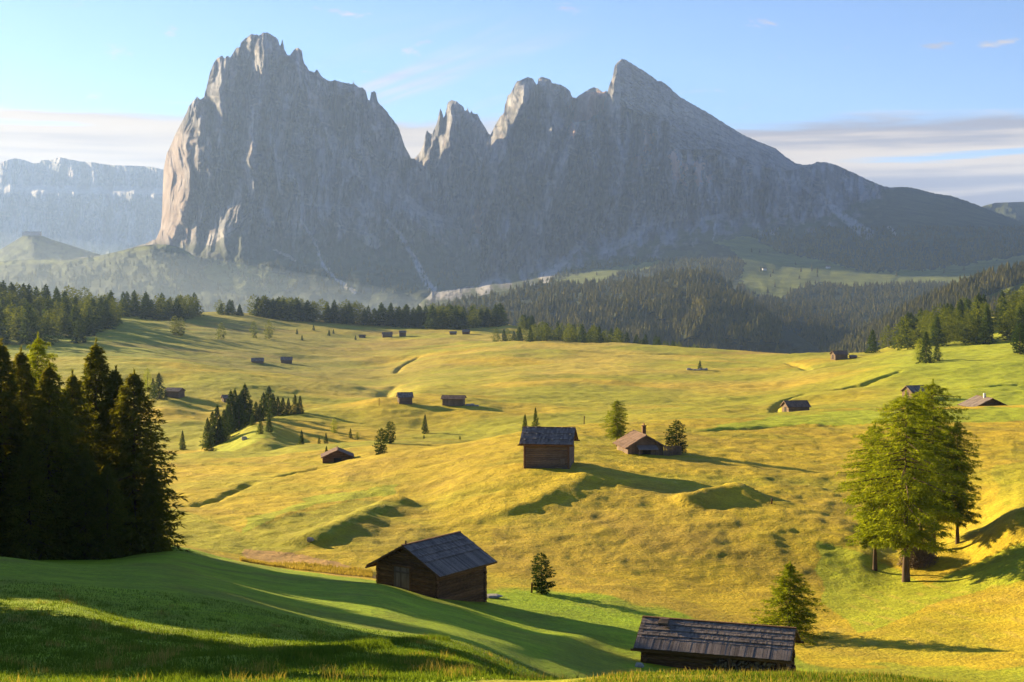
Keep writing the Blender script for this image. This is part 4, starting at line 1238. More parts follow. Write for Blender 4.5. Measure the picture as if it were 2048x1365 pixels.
def tree_variants(kind, n, mat, **kw):
    lst = []
    for i in range(n):
        a = dict(kw)
        hh = a.pop('h')
        rr_ = a.pop('r') * random.uniform(0.9, 1.12)
        tri, tv, tf = make_tree(random.randint(1, 99999), hh, rr_, **a)
        cm = mesh_from(kind + '_crown', tri, np.arange(len(tri)).reshape(-1, 3), mat, link=False)
        tm = mesh_from(kind + '_trunk', tv, tf, M_BARK, smooth_sh=True, link=False)
        lst.append((tm, cm, hh))
    TREE_MESH[kind] = lst


tree_variants('near_spruce', 5, M_NEARSPRUCE, h=17, r=4.3, prof=lambda t: (1 - t) ** 0.62 + 0.03, nbr=320, nleaf=72, ll=0.46, lw=0.17, t0=0.03, droop=0.30, ragged=0.22, fan=0.34)
tree_variants('near_larch', 4, M_LARCH, h=17, r=4.7, prof=prof_larch, nbr=260, nleaf=150, ll=0.38, lw=0.085, t0=0.20, droop=0.20, ragged=0.32, fan=0.36, gap=0.14)
tree_variants('bush_larch', 1, M_LARCH, h=10, r=4.2, prof=lambda t: (1 - t) ** 0.8 + 0.06, nbr=190, nleaf=110, ll=0.36, lw=0.09, t0=0.05, droop=0.08, ragged=0.35, fan=0.4, gap=0.1)
tree_variants('mid_spruce', 5, M_SPRUCE, h=12, r=3.1, prof=prof_spruce, nbr=130, nleaf=28, ll=0.55, lw=0.24, t0=0.04, droop=0.28, ragged=0.22, fan=0.36, limbs=False)
tree_variants('mid_larch', 3, M_LARCH, h=12, r=3.2, prof=prof_larch, nbr=120, nleaf=24, ll=0.50, lw=0.17, t0=0.10, droop=0.12, ragged=0.3, fan=0.4, limbs=False)
tree_variants('mid_pine', 3, M_PINE, h=8, r=2.1, prof=prof_pine, nbr=110, nleaf=46, ll=0.34, lw=0.17, t0=0.02, droop=-0.25, ragged=0.14, fan=0.4, limbs=False)
tree_variants('far_spruce', 6, M_SPRUCE, h=15, r=3.5, prof=prof_spruce, nbr=70, nleaf=12, ll=1.25, lw=0.7, t0=0.03, droop=0.25, ragged=0.22, fan=0.5, limbs=False)
tree_variants('far_larch', 5, M_FARLARCH, h=15, r=4.0, prof=prof_larch, nbr=70, nleaf=13, ll=1.1, lw=0.5, t0=0.06, droop=0.1, ragged=0.28, fan=0.5, limbs=False)

KIND_NAME = {'bush_larch': 'larch_tree', 'near_spruce': 'spruce_tree', 'mid_spruce': 'spruce_tree', 'far_spruce': 'spruce_tree', 'near_larch': 'larch_tree', 'mid_larch': 'larch_tree', 'far_larch': 'larch_tree', 'mid_pine': 'stone_pine_tree'}


def put_tree(kind, x, y, h, label, group=None, wide=1.0, variant=None, z=None, trunk=True):
    lst = TREE_MESH[kind]
    tm, cm, h0 = lst[random.randrange(len(lst)) if variant is None else variant % len(lst)]
    zz = ground_z(x, y) if z is None else z
    e = empty(KIND_NAME[kind], (x, y, zz - 0.05 * h / 10), random.uniform(0, 6.28))
    s = h / h0
    e.scale = (s * wide, s * wide, s)
    tag(e, label, 'tree', group)
    if trunk:
        add_mesh_obj('trunk', tm, e)
    add_mesh_obj('crown', cm, e)
    return e


def tree_px(kind, px, base, top, lo, hi, label, group=None, wide=1.0, variant=None):
    x, y, z = at(px, base, lo, hi)
    h = (base - top) / F * y
    return put_tree(kind, x, y, h, label, group, wide, variant)


# --- the dark stand at the left edge
G1 = 'dark spruces of the near stand at the left'
for i, (px, Y, top, wide, kind, lab) in enumerate([
    (268, 103, 748, 1.08, 'near_spruce', 'outermost right spruce of the near left stand, ragged branches against the golden slope'),
    (192, 107, 690, 0.85, 'near_spruce', 'sparse pointed spruce topping the right half of the near left stand'),
    (232, 106, 742, 0.8, 'near_spruce', 'spruce just left of the outermost one, its top beside the sparse pointed crown'),
    (145, 103, 752, 0.95, 'near_spruce', 'dark spruce filling the middle of the near left stand'),
    (98, 100, 735, 0.9, 'near_spruce', 'dark spruce in front of the light green pointed larch'),
    (76, 113, 678, 0.62, 'near_larch', 'light green pointed larch rising above the dark near stand'),
    (42, 104, 706, 0.9, 'near_spruce', 'dark spruce between the light green larch and the left edge'),
    (2, 101, 690, 0.95, 'near_spruce', 'dark spruce cut by the left edge of the picture'),
    (306, 101, 930, 0.9, 'near_spruce', 'low spruce at the right foot of the near left stand'),
    (215, 99, 930, 0.95, 'near_spruce', 'low bushy spruce in front of the near left stand'),
    (172, 99, 900, 1.0, 'near_spruce', 'short dark spruce at the front of the near left stand'),
    (60, 98, 880, 1.0, 'near_spruce', 'short dark spruce at the foot of the stand near the left edge')]):
    x = (px - CX) / F * Y
    z = ground_z(x, Y)
    put_tree(kind, x, Y, (HY - z / Y * F - top) / F * Y, lab, G1, wide, i)
ca, sa = math.cos(SUN_AZ), math.sin(SUN_AZ)
q_gap = -17 * ca + 49.5 * sa            # a gap in the wood lets a patch of sun onto the lawn


def wood_tree(q, sd, h):
    x, y = q * ca - sd * sa, q * sa + sd * ca
    if x / y > -0.44 or y > 128:
        return
    put_tree('near_spruce', x, y, h, 'dark spruce of the wood continuing left of the near stand', 'spruces of the wood beyond the left edge', random.uniform(1.1, 1.35))


for row, (k, dq) in enumerate(((2.12, 0.0), (2.35, 1.1), (2.62, 0.4))):
    q = 17.6 + dq
    while q < 60:
        if abs(q - q_gap) > 4.6:
            wood_tree(q, q * k + random.uniform(-1.5, 1.5), random.uniform(15, 19) if q > 21 else random.uniform(8, 10))
        q += random.uniform(1.9, 2.6)
for i in range(22):
    wood_tree(random.uniform(38, 90), random.uniform(85, 130), random.uniform(14, 19))

# --- the big larches on the right
G2 = 'larches of the large clump on the right'
for i, (px, base, top, Y, wide, lab) in enumerate([
    (1812, 1160, 792, 113, 0.98, 'tall larch with twin leaning trunks at the front of the right clump'),
    (1866, 1108, 768, 121, 0.86, 'tall dark larch behind the twin-trunked one, highest crown of the right clump'),
    (1750, 1130, 850, 117, 0.80, 'smaller pale larch on the left side of the right clump, bare thin trunk'),
    (1915, 1100, 845, 121, 0.78, 'lower dark larch on the right side of the right clump'),
    (1842, 1104, 782, 124, 0.70, 'slender larch between the two tallest crowns of the right clump')]):
    x = (px - CX) / F * Y
    z = ground_z(x, Y)
    e = put_tree('near_larch', x, Y, (HY - z / Y * F - top) / F * Y, lab, G2, wide * 1.02, i)

tree_px('bush_larch', 1580, 1272, 1128, 78, 100, 'bushy larch standing behind the long cabin in the foreground', None, 1.25, 0)
tree_px('mid_pine', 1083, 1187, 1108, 95, 112, 'small upright stone pine on the lawn edge right of the front barn', None, 1.15, 0)
tree_px('near_larch', 1234, 893, 802, 160, 200, 'light green spreading larch behind the hut with the chimney', None, 1.1, 1)
tree_px('mid_pine', 1352, 908, 842, 150, 190, 'dense rounded stone pine to the right of the hut with the chimney', None, 1.3, 1)
tree_px('mid_spruce', 1050, 866, 818, 205, 235, 'left one of the two small spruces rising behind the stone-weighted barn', None, 0.8, 0)
tree_px('mid_spruce', 1071, 868, 815, 205, 235, 'right one of the two small spruces rising behind the stone-weighted barn', None, 0.72, 1)

SINGLES = [
    ('mid_pine', 762, 914, 858, 185, 250, 'left stone pine of the close pair on the golden shoulder', 0.85),
    ('mid_pine', 780, 888, 844, 225, 300, 'right stone pine of the close pair on the golden shoulder', 1.0),
    ('mid_spruce', 653, 918, 893, 180, 260, 'small spruce beside the half-buried hut roof', 1.1),
    ('mid_spruce', 850, 866, 828, 290, 345, 'slim spruce in the shaded hollow below the two grey barns', 0.9),
    ('mid_spruce', 848, 884, 870, 280, 340, 'tiny spruce at the bottom of the shaded hollow', 1.0),
    ('mid_spruce', 603, 894, 861, 250, 330, 'lone spruce left of the leaning pine', 1.0),
    ('mid_larch', 668, 868, 838, 280, 340, 'wind-bent pine leaning to the right above the shaded hollow', 1.0),
    ('mid_spruce', 652, 888, 866, 270, 330, 'small dark spruce below the leaning pine', 0.9),
    ('mid_spruce', 638, 888, 873, 260, 330, 'little bush-like spruce left of the leaning pine foot', 1.0),
    ('mid_spruce', 701, 877, 857, 280, 335, 'small thin spruce right of the leaning pine', 0.9),
    ('mid_larch', 715, 880, 864, 280, 335, 'pale larch sapling in the shaded hollow', 1.2),
    ('mid_spruce', 920, 882, 872, 290, 340, 'tiny spruce at the right end of the shaded hollow', 1.2),
    ('mid_spruce', 365, 899, 862, 300, 350, 'lone spruce in the shaded valley right of the near stand', 0.9),
    ('mid_spruce', 505, 851, 825, 330, 400, 'young spruce on the bright green knoll', 0.9),
    ('mid_spruce', 521, 868, 838, 300, 360, 'left of the two spruces on the right flank of the green knoll', 1.0),
    ('mid_spruce', 538, 864, 828, 300, 360, 'right of the two spruces on the right flank of the green knoll', 1.0),
    ('mid_larch', 295, 784, 738, 470, 540, 'pale larch beside the grey barn behind the near stand', 0.9),
    ('mid_spruce', 318, 798, 747, 470, 540, 'broad spruce beside the grey barn behind the near stand', 1.25),
    ('mid_spruce', 306, 796, 757, 470, 545, 'narrow spruce between the pale larch and the broad spruce', 0.9),
    ('far_spruce', 1400, 746, 727, 620, 760, 'lone dark spruce among boulders on the open meadow', 1.15),
    ('far_larch', 442, 679, 646, 840, 1050, 'rounded tree on the left hillside, nearest the forest of the three lone trees', 1.1),
    ('far_larch', 508, 677, 643, 840, 1100, 'middle one of the three lone trees on the left hillside', 0.8),
    ('far_larch', 538, 678, 642, 840, 1100, 'pale larch, rightmost of the three lone trees on the left hillside', 0.95),
    ('far_spruce', 594, 669, 658, 900, 1150, 'tiny dark spruce on the hillside right of the lone trees', 1.2),
    ('far_spruce', 658, 672, 660, 900, 1200, 'tiny spruce in the middle of the left hillside', 1.2),
    ('far_spruce', 667, 668, 659, 900, 1200, 'tiny spruce just right of another on the left hillside', 1.2),
    ('far_spruce', 627, 661, 650, 900, 1200, 'tiny spruce high on the left hillside', 1.2),
    ('far_spruce', 604, 681, 671, 900, 1150, 'tiny spruce low on the left hillside', 1.2),
    ('far_spruce', 711, 680, 671, 900, 1150, 'tiny spruce below the small barn row', 1.2),
    ('far_larch', 350, 670, 632, 900, 1100, 'orange-tinged larch standing before the left forest edge', 1.0),
    ('far_larch', 362, 672, 636, 900, 1100, 'green larch standing before the left forest edge', 1.0),
    ('mid_spruce', 1852, 727, 664, 440, 560, 'tall spruce standing in front of the right forest', 1.15),
    ('mid_spruce', 1874, 722, 684, 440, 560, 'shorter spruce right of the tall one before the right forest', 1.1),
    ('mid_larch', 1840, 724, 676, 440, 560, 'larch left of the tall spruce before the right forest', 1.0),
    ('mid_pine', 2040, 708, 648, 440, 560, 'dense stone pine at the right edge below the forest', 1.1),
]
for k, px, b, t, lo, hi, lab, wd in SINGLES:
    tree_px(k, px, b, t, lo, hi, lab, None, wd)

# the belt of spruces in the gully by the green knoll
belt = [(415, 897, 60, .7), (425, 892, 68, .7), (434, 890, 78, .75), (448, 880, 60, .8), (462, 866, 84, .8), (470, 862, 82, .75), (478, 860, 70, .9), (490, 846, 76, .95), (483, 848, 66, .8), (500, 846, 44, .8), (512, 840, 36, 1), (527, 838, 52, .8), (538, 832, 60, 1.0), (546, 834, 46, .9),
        (556, 832, 38, .9), (566, 830, 34, 1), (577, 829, 32, .9), (590, 828, 38, .8), (600, 828, 36, .8), (520, 842, 34, .9), (455, 872, 60, .8), (441, 886, 52, .9), (420, 905, 38, 1)]
for i, (px, b, hp, wd) in enumerate(belt):
    tree_px('mid_spruce', px, b, b - hp, 300, 440, 'dark spruce of the close belt along the gully by the green knoll', 'spruces in the gully belt', wd * 1.35)


def forest(poly, n, lo, hi, hmin, hmax, frac, kinds, label, group, spacing=4.5, tops=None, grow=1.15):
    xs = [p[0] for p in poly]
    ys = [p[1] for p in poly]
    placed = []
    tries = 0
    while len(placed) < n and tries < n * 60:
        tries += 1
        a, b = random.uniform(min(xs), max(xs)), random.uniform(min(ys), max(ys))
        if not inpoly(poly, np.array([a]), np.array([b]))[0]:
            continue
        x, y, z = at(a, b, lo, hi)
        if abs(HY - z / y * F - b) > 3:
            continue
        if any((x - u) ** 2 + (y - v) ** 2 < spacing ** 2 for u, v in placed):
            continue
        placed.append((x, y))
        k = 1 if random.random() < frac else 0
        h = random.uniform(hmin, hmax)
        if tops is not None:
            h = min(h, max(3.0, (b - np.interp(a, tops[0], tops[1]) + random.uniform(-3, 6)) / F * y))
        put_tree(kinds[k], x, y, h, ('pale green larch' if k else 'dark spruce') + label, ('larches' if k else 'spruces') + group, random.uniform(0.9, 1.2) * grow, trunk=False if y > 600 else True)
    return len(placed)


FK = ('far_spruce', 'far_larch')
forest([(-40, 612), (120, 620), (240, 630), (235, 650), (205, 668), (205, 690), (150, 692), (60, 690), (-40, 692)], 92, 740, 1200, 15, 22, 0.45, FK, ' in the forest on the left hillside', ' of the left hillside forest', 6.5, grow=1.3)
forest([(222, 627), (400, 627), (398, 634), (340, 646), (310, 640), (240, 634)], 34, 900, 1290, 13, 19, 0.4, FK, ' in the crest wood right of the left hillside forest', ' of the crest wood', 6, grow=1.35)
forest([(440, 627), (480, 629), (480, 632), (440, 630)], 7, 1100, 1300, 7, 13, 0.4, FK, ' in the small clump left of the long treeline', ' of the small crest clump', 5, grow=1.3)
forest([(498, 631), (620, 640), (750, 647), (860, 652), (985, 650), (1005, 650), (1000, 653), (900, 660), (820, 656), (700, 648), (560, 640)], 112, 1050, 1290, 13, 20, 0.4, FK, ' in the long treeline along the far crest', ' of the long crest treeline', 5, grow=1.45)
forest([(1040, 655), (1085, 657), (1085, 662), (1040, 660)], 10, 1000, 1260, 8, 13, 0.4, FK, ' in the clump right of the long treeline', ' of the clump right of the treeline', 4)
forest([(950, 690), (1010, 688), (1090, 680), (1180, 688), (1280, 700), (1400, 708), (1420, 716), (1300, 706), (1150, 696), (1050, 692)], 84, 930, 1180, 9, 17, 0.35, FK, ' in the tree row dipping behind the meadow rim', ' of the row behind the meadow rim', 4.5,
       ([950, 1000, 1060, 1100, 1200, 1270, 1330, 1400], [672, 660, 652, 642, 652, 664, 684, 696]))
forest([(1730, 708), (1800, 702), (1880, 692), (1960, 690), (2080, 680), (2120, 600), (2048, 625), (1960, 640), (1900, 655), (1800, 690)], 92, 600, 880, 13, 18, 0.5, FK, ' in the forest on the right-hand rise', ' of the right-hand forest', 5.0,
       ([1725, 1750, 1800, 1850, 1900, 1950, 2000, 2048], [676, 662, 640, 610, 590, 575, 572, 560]))

# ------------------------------------------------------------------ barns and huts


class MB:
    def __init__(self):
        self.v = []
        self.f4 = []
        self.n = 0
        self.ngon = []

    def prism(self, a, b, rad, ns=6, squash=1.0, up=(0, 0, 1)):
        a = np.array(a, float)
        b = np.array(b, float)
        d = b - a
        d /= np.linalg.norm(d)
        u = np.cross(d, np.array(up, float))
        if np.linalg.norm(u) < 1e-3:
            u = np.cross(d, np.array((1.0, 0, 0)))
        u /= np.linalg.norm(u)
        w = np.cross(u, d)
        i = self.n
        for p in (a, b):
            for k in range(ns):
                an = 2 * math.pi * (k + 0.5) / ns
                self.v.append(p + rad * (math.cos(an) * u * squash + math.sin(an) * w))
        for k in range(ns):
            k2 = (k + 1) % ns
            self.f4.append((i + k, i + k2, i + ns + k2, i + ns + k))
        self.ngon.append([i + k for k in range(ns)][::-1])
        self.ngon.append([i + ns + k for k in range(ns)])
        self.n += 2 * ns

    def box(self, o, ex, ey, ez):
        """corner o and three edge vectors"""
        o, ex, ey, ez = (np.array(q, float) for q in (o, ex, ey, ez))
        i = self.n
        for c in ((0, 0, 0), (1, 0, 0), (1, 1, 0), (0, 1, 0), (0, 0, 1), (1, 0, 1), (1, 1, 1), (0, 1, 1)):
            self.v.append(o + c[0] * ex + c[1] * ey + c[2] * ez)
        for q in ((0, 3, 2, 1), (4, 5, 6, 7), (0, 1, 5, 4), (1, 2, 6, 5), (2, 3, 7, 6), (3, 0, 4, 7)):
            self.f4.append(tuple(i + k for k in q))
        self.n += 8

    def cbox(self, c, sx, sy, sz):
        self.box((c[0] - sx / 2, c[1] - sy / 2, c[2] - sz / 2), (sx, 0, 0), (0, sy, 0), (0, 0, sz))

    def rock(self, c, rx, ry, rz, seed):
        g = random.Random(seed)
        i = self.n
        rings = [(-0.7, 0.7), (0.05, 1.0), (0.7, 0.62)]
        for zz, rr in rings:
            for k in range(7):
                a = k * 2 * math.pi / 7
                q = rr * g.uniform(0.8, 1.15)
                self.v.append(np.array((c[0] + rx * q * math.cos(a), c[1] + ry * q * math.sin(a), c[2] + rz * (zz + g.uniform(-.12, .12)))))
        for r in range(2):
            for k in range(7):
                k2 = (k + 1) % 7
                self.f4.append((i + r * 7 + k, i + r * 7 + k2, i + (r + 1) * 7 + k2, i + (r + 1) * 7 + k))
        self.ngon.append([i + k for k in range(7)][::-1])
        self.ngon.append([i + 14 + k for k in range(7)])
        self.n += 21

    def build(self, name, mat, parent=None):
        me = bpy.data.meshes.new(name)
        me.from_pydata([tuple(p) for p in self.v], [], [tuple(f) for f in self.f4] + [tuple(f) for f in self.ngon])
        me.materials.append(mat)
        me.update()
        ob = bpy.data.objects.new(name, me)
        COL.objects.link(ob)
        if parent:
            ob.parent = parent
        return ob


def log_walls(root, Lx, Wy, he, rise, dig, mat, d=0.22, ext=0.25, door=None, skip_detail=False):
    """four stacked-log walls; ridge runs along local x, gables at x = +-Lx/2"""
    hx, hy = Lx / 2, Wy / 2
    nlog = int((he + dig) / d)
    for s in (-1, 1):
        m = MB()
        for k in range(nlog):
            z = he - (k + 0.5) * d
            e = ext * random.uniform(0.7, 1.1)
            j = random.uniform(-0.01, 0.01)
            m.prism((-hx - e, s * hy + j, z), (hx + e, s * hy + j, z), d * 0.56, 8)
        m.build('wall', mat, root)
    for s in (-1, 1):
        m = MB()
        for k in range(nlog):
            z = he - (k + 1.0) * d
            e = ext * random.uniform(0.7, 1.1)
            m.prism((s * hx, -hy - e, z), (s * hx, hy + e, z), d * 0.56, 8)
        k = 0
        z = he
        while z < he + rise - d * 0.6:
            w = hy * (1 - (z + 0.3 * d - he) / rise)
            m.prism((s * hx, -w, z), (s * hx, w, z), d * 0.56, 8)
            z += d
        g = m.build('gable_wall', mat, root)
        if door and door[0] == s:
            _, dy, dw, dh, dz = door
            dm = MB()
            nb = max(4, int(dw / 0.16))
            for q in range(nb):
                w = dw / nb
                dm.cbox((s * (hx + d * 0.72 + random.uniform(0, .015)), dy - dw / 2 + (q + 0.5) * w, dz + dh / 2), 0.05, w * 0.93, dh * random.uniform(0.97, 1.0))
            for zz in (0.2, 0.8):
                dm.cbox((s * (hx + d * 0.72 + 0.05), dy, dz + dh * zz), 0.04, dw * 0.95, 0.12)
            dr = dm.build('door', M_DOOR, root)
            fm = MB()
            for yy in (dy - dw / 2 - 0.07, dy + dw / 2 + 0.07):
                fm.cbox((s * (hx + d * 0.7), yy, dz + dh / 2), 0.12, 0.1, dh + 0.15)
            fm.cbox((s * (hx + d * 0.7), dy, dz + dh + 0.05), 0.13, dw + 0.3, 0.12)
            fm.build('frame', mat, dr)


def plank_walls(root, Lx, Wy, he, rise, dig, mat, pw=0.2):
    hx, hy = Lx / 2, Wy / 2
    for s in (-1, 1):
        m = MB()
        n = int(Lx / pw)
        for k in range(n):
            m.cbox((-hx + (k + 0.5) * Lx / n, s * (hy + random.uniform(0, .02)), (he - dig) / 2), Lx / n * 0.95, 0.06, he + dig)
        m.build('wall', mat, root)
        m = MB()
        n = int(Wy / pw)
        for k in range(n):
            yy = -hy + (k + 0.5) * Wy / n
            top = he + rise * (1 - abs(yy) / hy) - 0.05
            m.cbox((s * (hx + random.uniform(0, .02)), yy, (top - dig) / 2), 0.06, Wy / n * 0.95, top + dig)
        m.build('gable_wall', mat, root)


def roof(root, Lx, Wy, he, rise, ovx, ovy, mat, courses=8, bw=0.17, long_low=0.0, stones=0, bargemat=None, edge=0.0, poles=True):
    hx, hy = Lx / 2 + ovx, Wy / 2
    sl = rise / hy
    zr = he + rise + 0.10
    m = MB()
    und = MB()
    n_up = lambda s: np.array((0, s * sl, 1.0)) / math.hypot(sl, 1)
    for s in (-1, 1):
        yE = s * (hy + ovy)
        zE = zr - sl * (hy + ovy)
        run = np.array((0, yE, zE - zr))
        nn = n_up(s)
        und.box(np.array((-hx, 0, zr)) - nn * 0.06, (2 * hx, 0, 0), run, nn * 0.05)
        c0 = 1.0 - long_low
        for c in range(courses):
            a0 = c0 * c / courses
            a1 = min(1.0, c0 * (c + 1) / courses + 0.03)
            if long_low > 0 and c == courses - 1:
                a1 = a0 + long_low + c0 / courses + 0.01
                a1 = min(a1, 1.01)
            x = -hx
            while x < hx - 0.02:
                w = min(bw * random.uniform(0.7, 1.3), hx - x)
                inb = -hx + edge < x < hx - edge
                lift = 0.015 + 0.02 * (c % 2) + random.uniform(0, 0.014) + (0 if inb or edge == 0 else -0.01)
                b1 = a1 + random.uniform(-0.006, 0.006)
                p0 = np.array((x, 0, zr)) + run * a0 + nn * (lift - 0.012)
                p1 = np.array((x, 0, zr)) + run * b1 + nn * (lift + 0.03)
                m.box(p0, (w * 0.94, 0, 0), p1 - p0, nn * 0.022)
                x += w
    rf = m.build('roof', mat, root)
    und.build('roof_deck', M_LOG, rf)
    rb = MB()
    rb.box((-hx - 0.03, -0.09, zr + 0.03), (2 * hx + 0.06, 0, 0), (0, 0.18, 0.0), (0, 0, 0.05))
    for s in (-1, 1):
        yE = s * (hy + ovy)
        zE = zr - sl * (hy + ovy)
        for e in (-1, 1):
            rb.box((e * hx - 0.03, 0, zr - 0.10), (0.06, 0, 0), (0, yE, zE - zr), (0, 0, 0.14))
        if poles:
            rb.prism((-hx - 0.2, s * (hy + ovy * 0.85), zr - sl * (hy + ovy * 0.85) - 0.14), (hx + 0.2, s * (hy + ovy * 0.85), zr - sl * (hy + ovy * 0.85) - 0.14), 0.07, 6)
    if poles:
        for yy in (0, -hy * 0.5, hy * 0.5):
            zz = zr - sl * abs(yy) - 0.2
            rb.prism((-hx + 0.1, yy, zz), (hx - 0.1, yy, zz), 0.09, 6)
    rb.build('roof_beams', bargemat or M_LOG, rf)
    if stones:
        for s in (-1, 1):
            for i in range(stones):
                fx = -hx + 2 * hx * ((i % (stones // 3)) + 0.6) / (stones // 3)
                row = i // (stones // 3)
                a = (0.08, 0.42, 0.74)[row % 3] + random.uniform(-.04, .04)
                yE = s * (hy + ovy) * a
                zz = zr - sl * abs(yE) + 0.12
                st = MB()
                st.rock((fx + random.uniform(-.15, .15), yE, zz), 0.12, 0.10, 0.08, i + 100)
                st.build('roof_stone', M_STONE, rf)
    return rf


def place_root(name, px, Y, angle, label, cat, zref, group=None, dxy=(0, 0)):
    x = (px - CX) / F * Y
    return tag(empty(name, (x + dxy[0], Y + dxy[1], zref), math.radians(angle)), label, cat, group)


# front barn: near corner of the gable at column 872, distance 93; ridge runs away to the right
def corner_root(name, px, Y, ang, sx, sy, Lx, Wy, zref, label, cat):
    a = math.radians(ang)
    cx = (px - CX) / F * Y
    # corner at local (sx*Lx/2, sy*Wy/2)
    lx, ly = sx * Lx / 2, sy * Wy / 2
    ox = cx - (lx * math.cos(a) - ly * math.sin(a))
    oy = Y - (lx * math.sin(a) + ly * math.cos(a))
    return tag(empty(name, (ox, oy, zref), a), label, cat)


zc = -21.3
r = corner_root('hay_barn', 872, 93, 54, -1, -1, 5.25, 5.0, zc, 'dark log hay barn with plank door and shingled roof on the front lawn', 'barn')
log_walls(r, 5.25, 5.0, 2.0, 1.32, 2.4, M_LOG, 0.2, 0.22, door=(-1, 0.35, 1.35, 1.75, 0.15))
roof(r, 5.25, 5.0, 2.0, 1.32, 0.5, 0.72, M_SHINGLE, 7, 0.15, 0.36, edge=0.7)
m = MB()
m.cbox((-2.8, -0.02, 3.58), 0.08, 0.08, 0.3)
m.build('ridge_peg', M_LOG, r)
m = MB()
for k in range(3):
    m.cbox((-1.9 + 0.16 * k, -2.64, -0.6 + 0.02 * k), 0.12, 0.05, 0.75)
m.build('hatch', M_DOOR, r)
# stone slab by its far right corner
x, y, z = at(975, 1200, 88, 100)
m = MB()
m.rock((0, 0, 0.06), 0.9, 0.6, 0.13, 5)
o = m.build('stone_slab', M_STONE)
o.location = (x + 0.25, 100.2, ground_z(x + 0.25, 100.2) + 0.05)
tag(o, 'flat pale stone slab on the grass behind the right corner of the front barn', 'stone')

# long cabin at the bottom right
r = corner_root('log_cabin', 1564, 77.5, -18, 1, -1, 7.7, 3.6, -22.15, 'long low log cabin with shingle roof at the bottom right, firewood along its front', 'cabin')
log_walls(r, 7.7, 3.6, 1.42, 0.92, 2.2, M_LOG, 0.22, 0.3)
roof(r, 7.7, 3.6, 1.42, 0.92, 0.55, 0.6, M_SHINGLE, 8, 0.13, 0.28, edge=1.3)
m = MB()
for k in range(4):
    m.cbox((-3.1 + 0.0 * k, -0.25 - 0.12 * k, 2.48 - 0.05 * k), 0.55, 0.12, 0.10)
m.cbox((-2.8, -0.75, 2.18), 0.30, 0.35, 0.05)
m.build('roof_hatch', M_DOOR, r)
for xx_ in (3.7, 1.0):
    m = MB()
    m.prism((xx_, -2.30, -1.2), (xx_, -2.30, 1.1), 0.08, 6)
    m.build('post', M_LOG, r)
m = MB()
g = random.Random(4)
for k in range(420):
    x = g.uniform(0.2, 3.5)
    zz = g.uniform(-0.9, 0.95)
    ln = g.uniform(0.25, 0.45)
    tlt = g.uniform(-0.25, 0.25)
    m.prism((x, -1.9, zz), (x + tlt * 0.4, -1.9 - ln, zz + g.uniform(-.05, .05)), g.uniform(0.04, 0.075), 5)
wp = m.build('woodpile', M_FIREWOOD)
wp.parent = None
wp.matrix_world = bpy.data.objects[r.name].matrix_basis.copy()
tag(wp, 'stack of split firewood under the front eave of the long cabin', 'woodpile')

# stone-weighted barn on the golden slope
r = corner_root('hay_barn', 1137, 150, -9, 1, -1, 4.75, 4.4, -19.4, 'log barn with stone-weighted roof on the golden slope, left of the chimney hut', 'barn')
log_walls(r, 4.75, 4.4, 1.95, 1.25, 1.6, M_LOGGREY, 0.2, 0.12)
roof(r, 4.75, 4.4, 1.95, 1.25, 0.5, 0.55, M_SHINGLE, 6, 0.2, 0.0, stones=18)
m = MB()
m.cbox((1.75, -2.36, -0.05), 0.5, 0.06, 0.5)
m.build('hatch', M_DOOR, r)
for s in (-1, 1):
    m = MB()
    m.prism((s * 2.37, -2.25, -1.6), (s * 2.37, -2.25, 1.9), 0.13, 6)
    m.build('corner_post', M_LOG, r)

# hut with chimney
r = corner_root('alpine_hut', 1256, 166, 101, -1, 1, 4.8, 4.3, -21.25, 'plank hut with brown roof, small porch and chimney between a larch and a rounded pine', 'hut')
plank_walls(r, 4.8, 4.3, 1.45, 1.25, 1.0, M_LOGGREY)
roof(r, 4.8, 4.3, 1.45, 1.25, 0.45, 0.45, M_SHINGLERED, 5, 0.2, poles=False, bargemat=M_LOGGREY)
m = MB()
m.cbox((-1.2, -0.15, 3.1), 0.42, 0.42, 1.3)
m.cbox((-1.2, -0.15, 3.78), 0.54, 0.54, 0.08)
m.cbox((-1.2, -0.15, 3.95), 0.36, 0.12, 0.25)
m.build('chimney', M_LOG, r)
m = MB()
m.box((-2.45, -1.3, 1.55), (-1.0, 0, -0.42), (0, 2.4, 0), (0, 0, 0.05))
m.build('porch_roof', M_SHINGLE, r)
m = MB()
for yy in (-1.2, 1.0):
    m.cbox((-3.3, yy, 0.25), 0.1, 0.1, 1.9)
m.build('porch_post', M_LOGGREY, r)
m = MB()
m.cbox((-2.47, -0.1, 0.55), 0.06, 1.0, 1.3)
m.build('door', M_DARK, r)
m = MB()
for k in range(60):
    m.prism((-2.5, random.uniform(-1.2, 0.9), random.uniform(-0.5, 0.35)), (-2.85, random.uniform(-1.2, 0.9), random.uniform(-0.5, 0.35)), 0.07, 5)
m.build('firewood', M_FIREWOOD, r)
# plank fence on its right
m = MB()
g = random.Random(8)
x0 = (1324 - CX) / F * 166
for k in range(13):
    xx = x0 + 0.3 + k * 0.17
    yy = 166.3 + k * 0.05
    zg = ground_z(xx, yy)
    m.cbox((xx, yy, zg + 0.35), 0.13, 0.05, 1.9 + g.uniform(-.2, .15) - 0.03 * k)
o = m.build('plank_fence', M_LOGGREY)
tag(o, 'short fence of upright grey planks joining the hut to the rounded pine', 'fence')


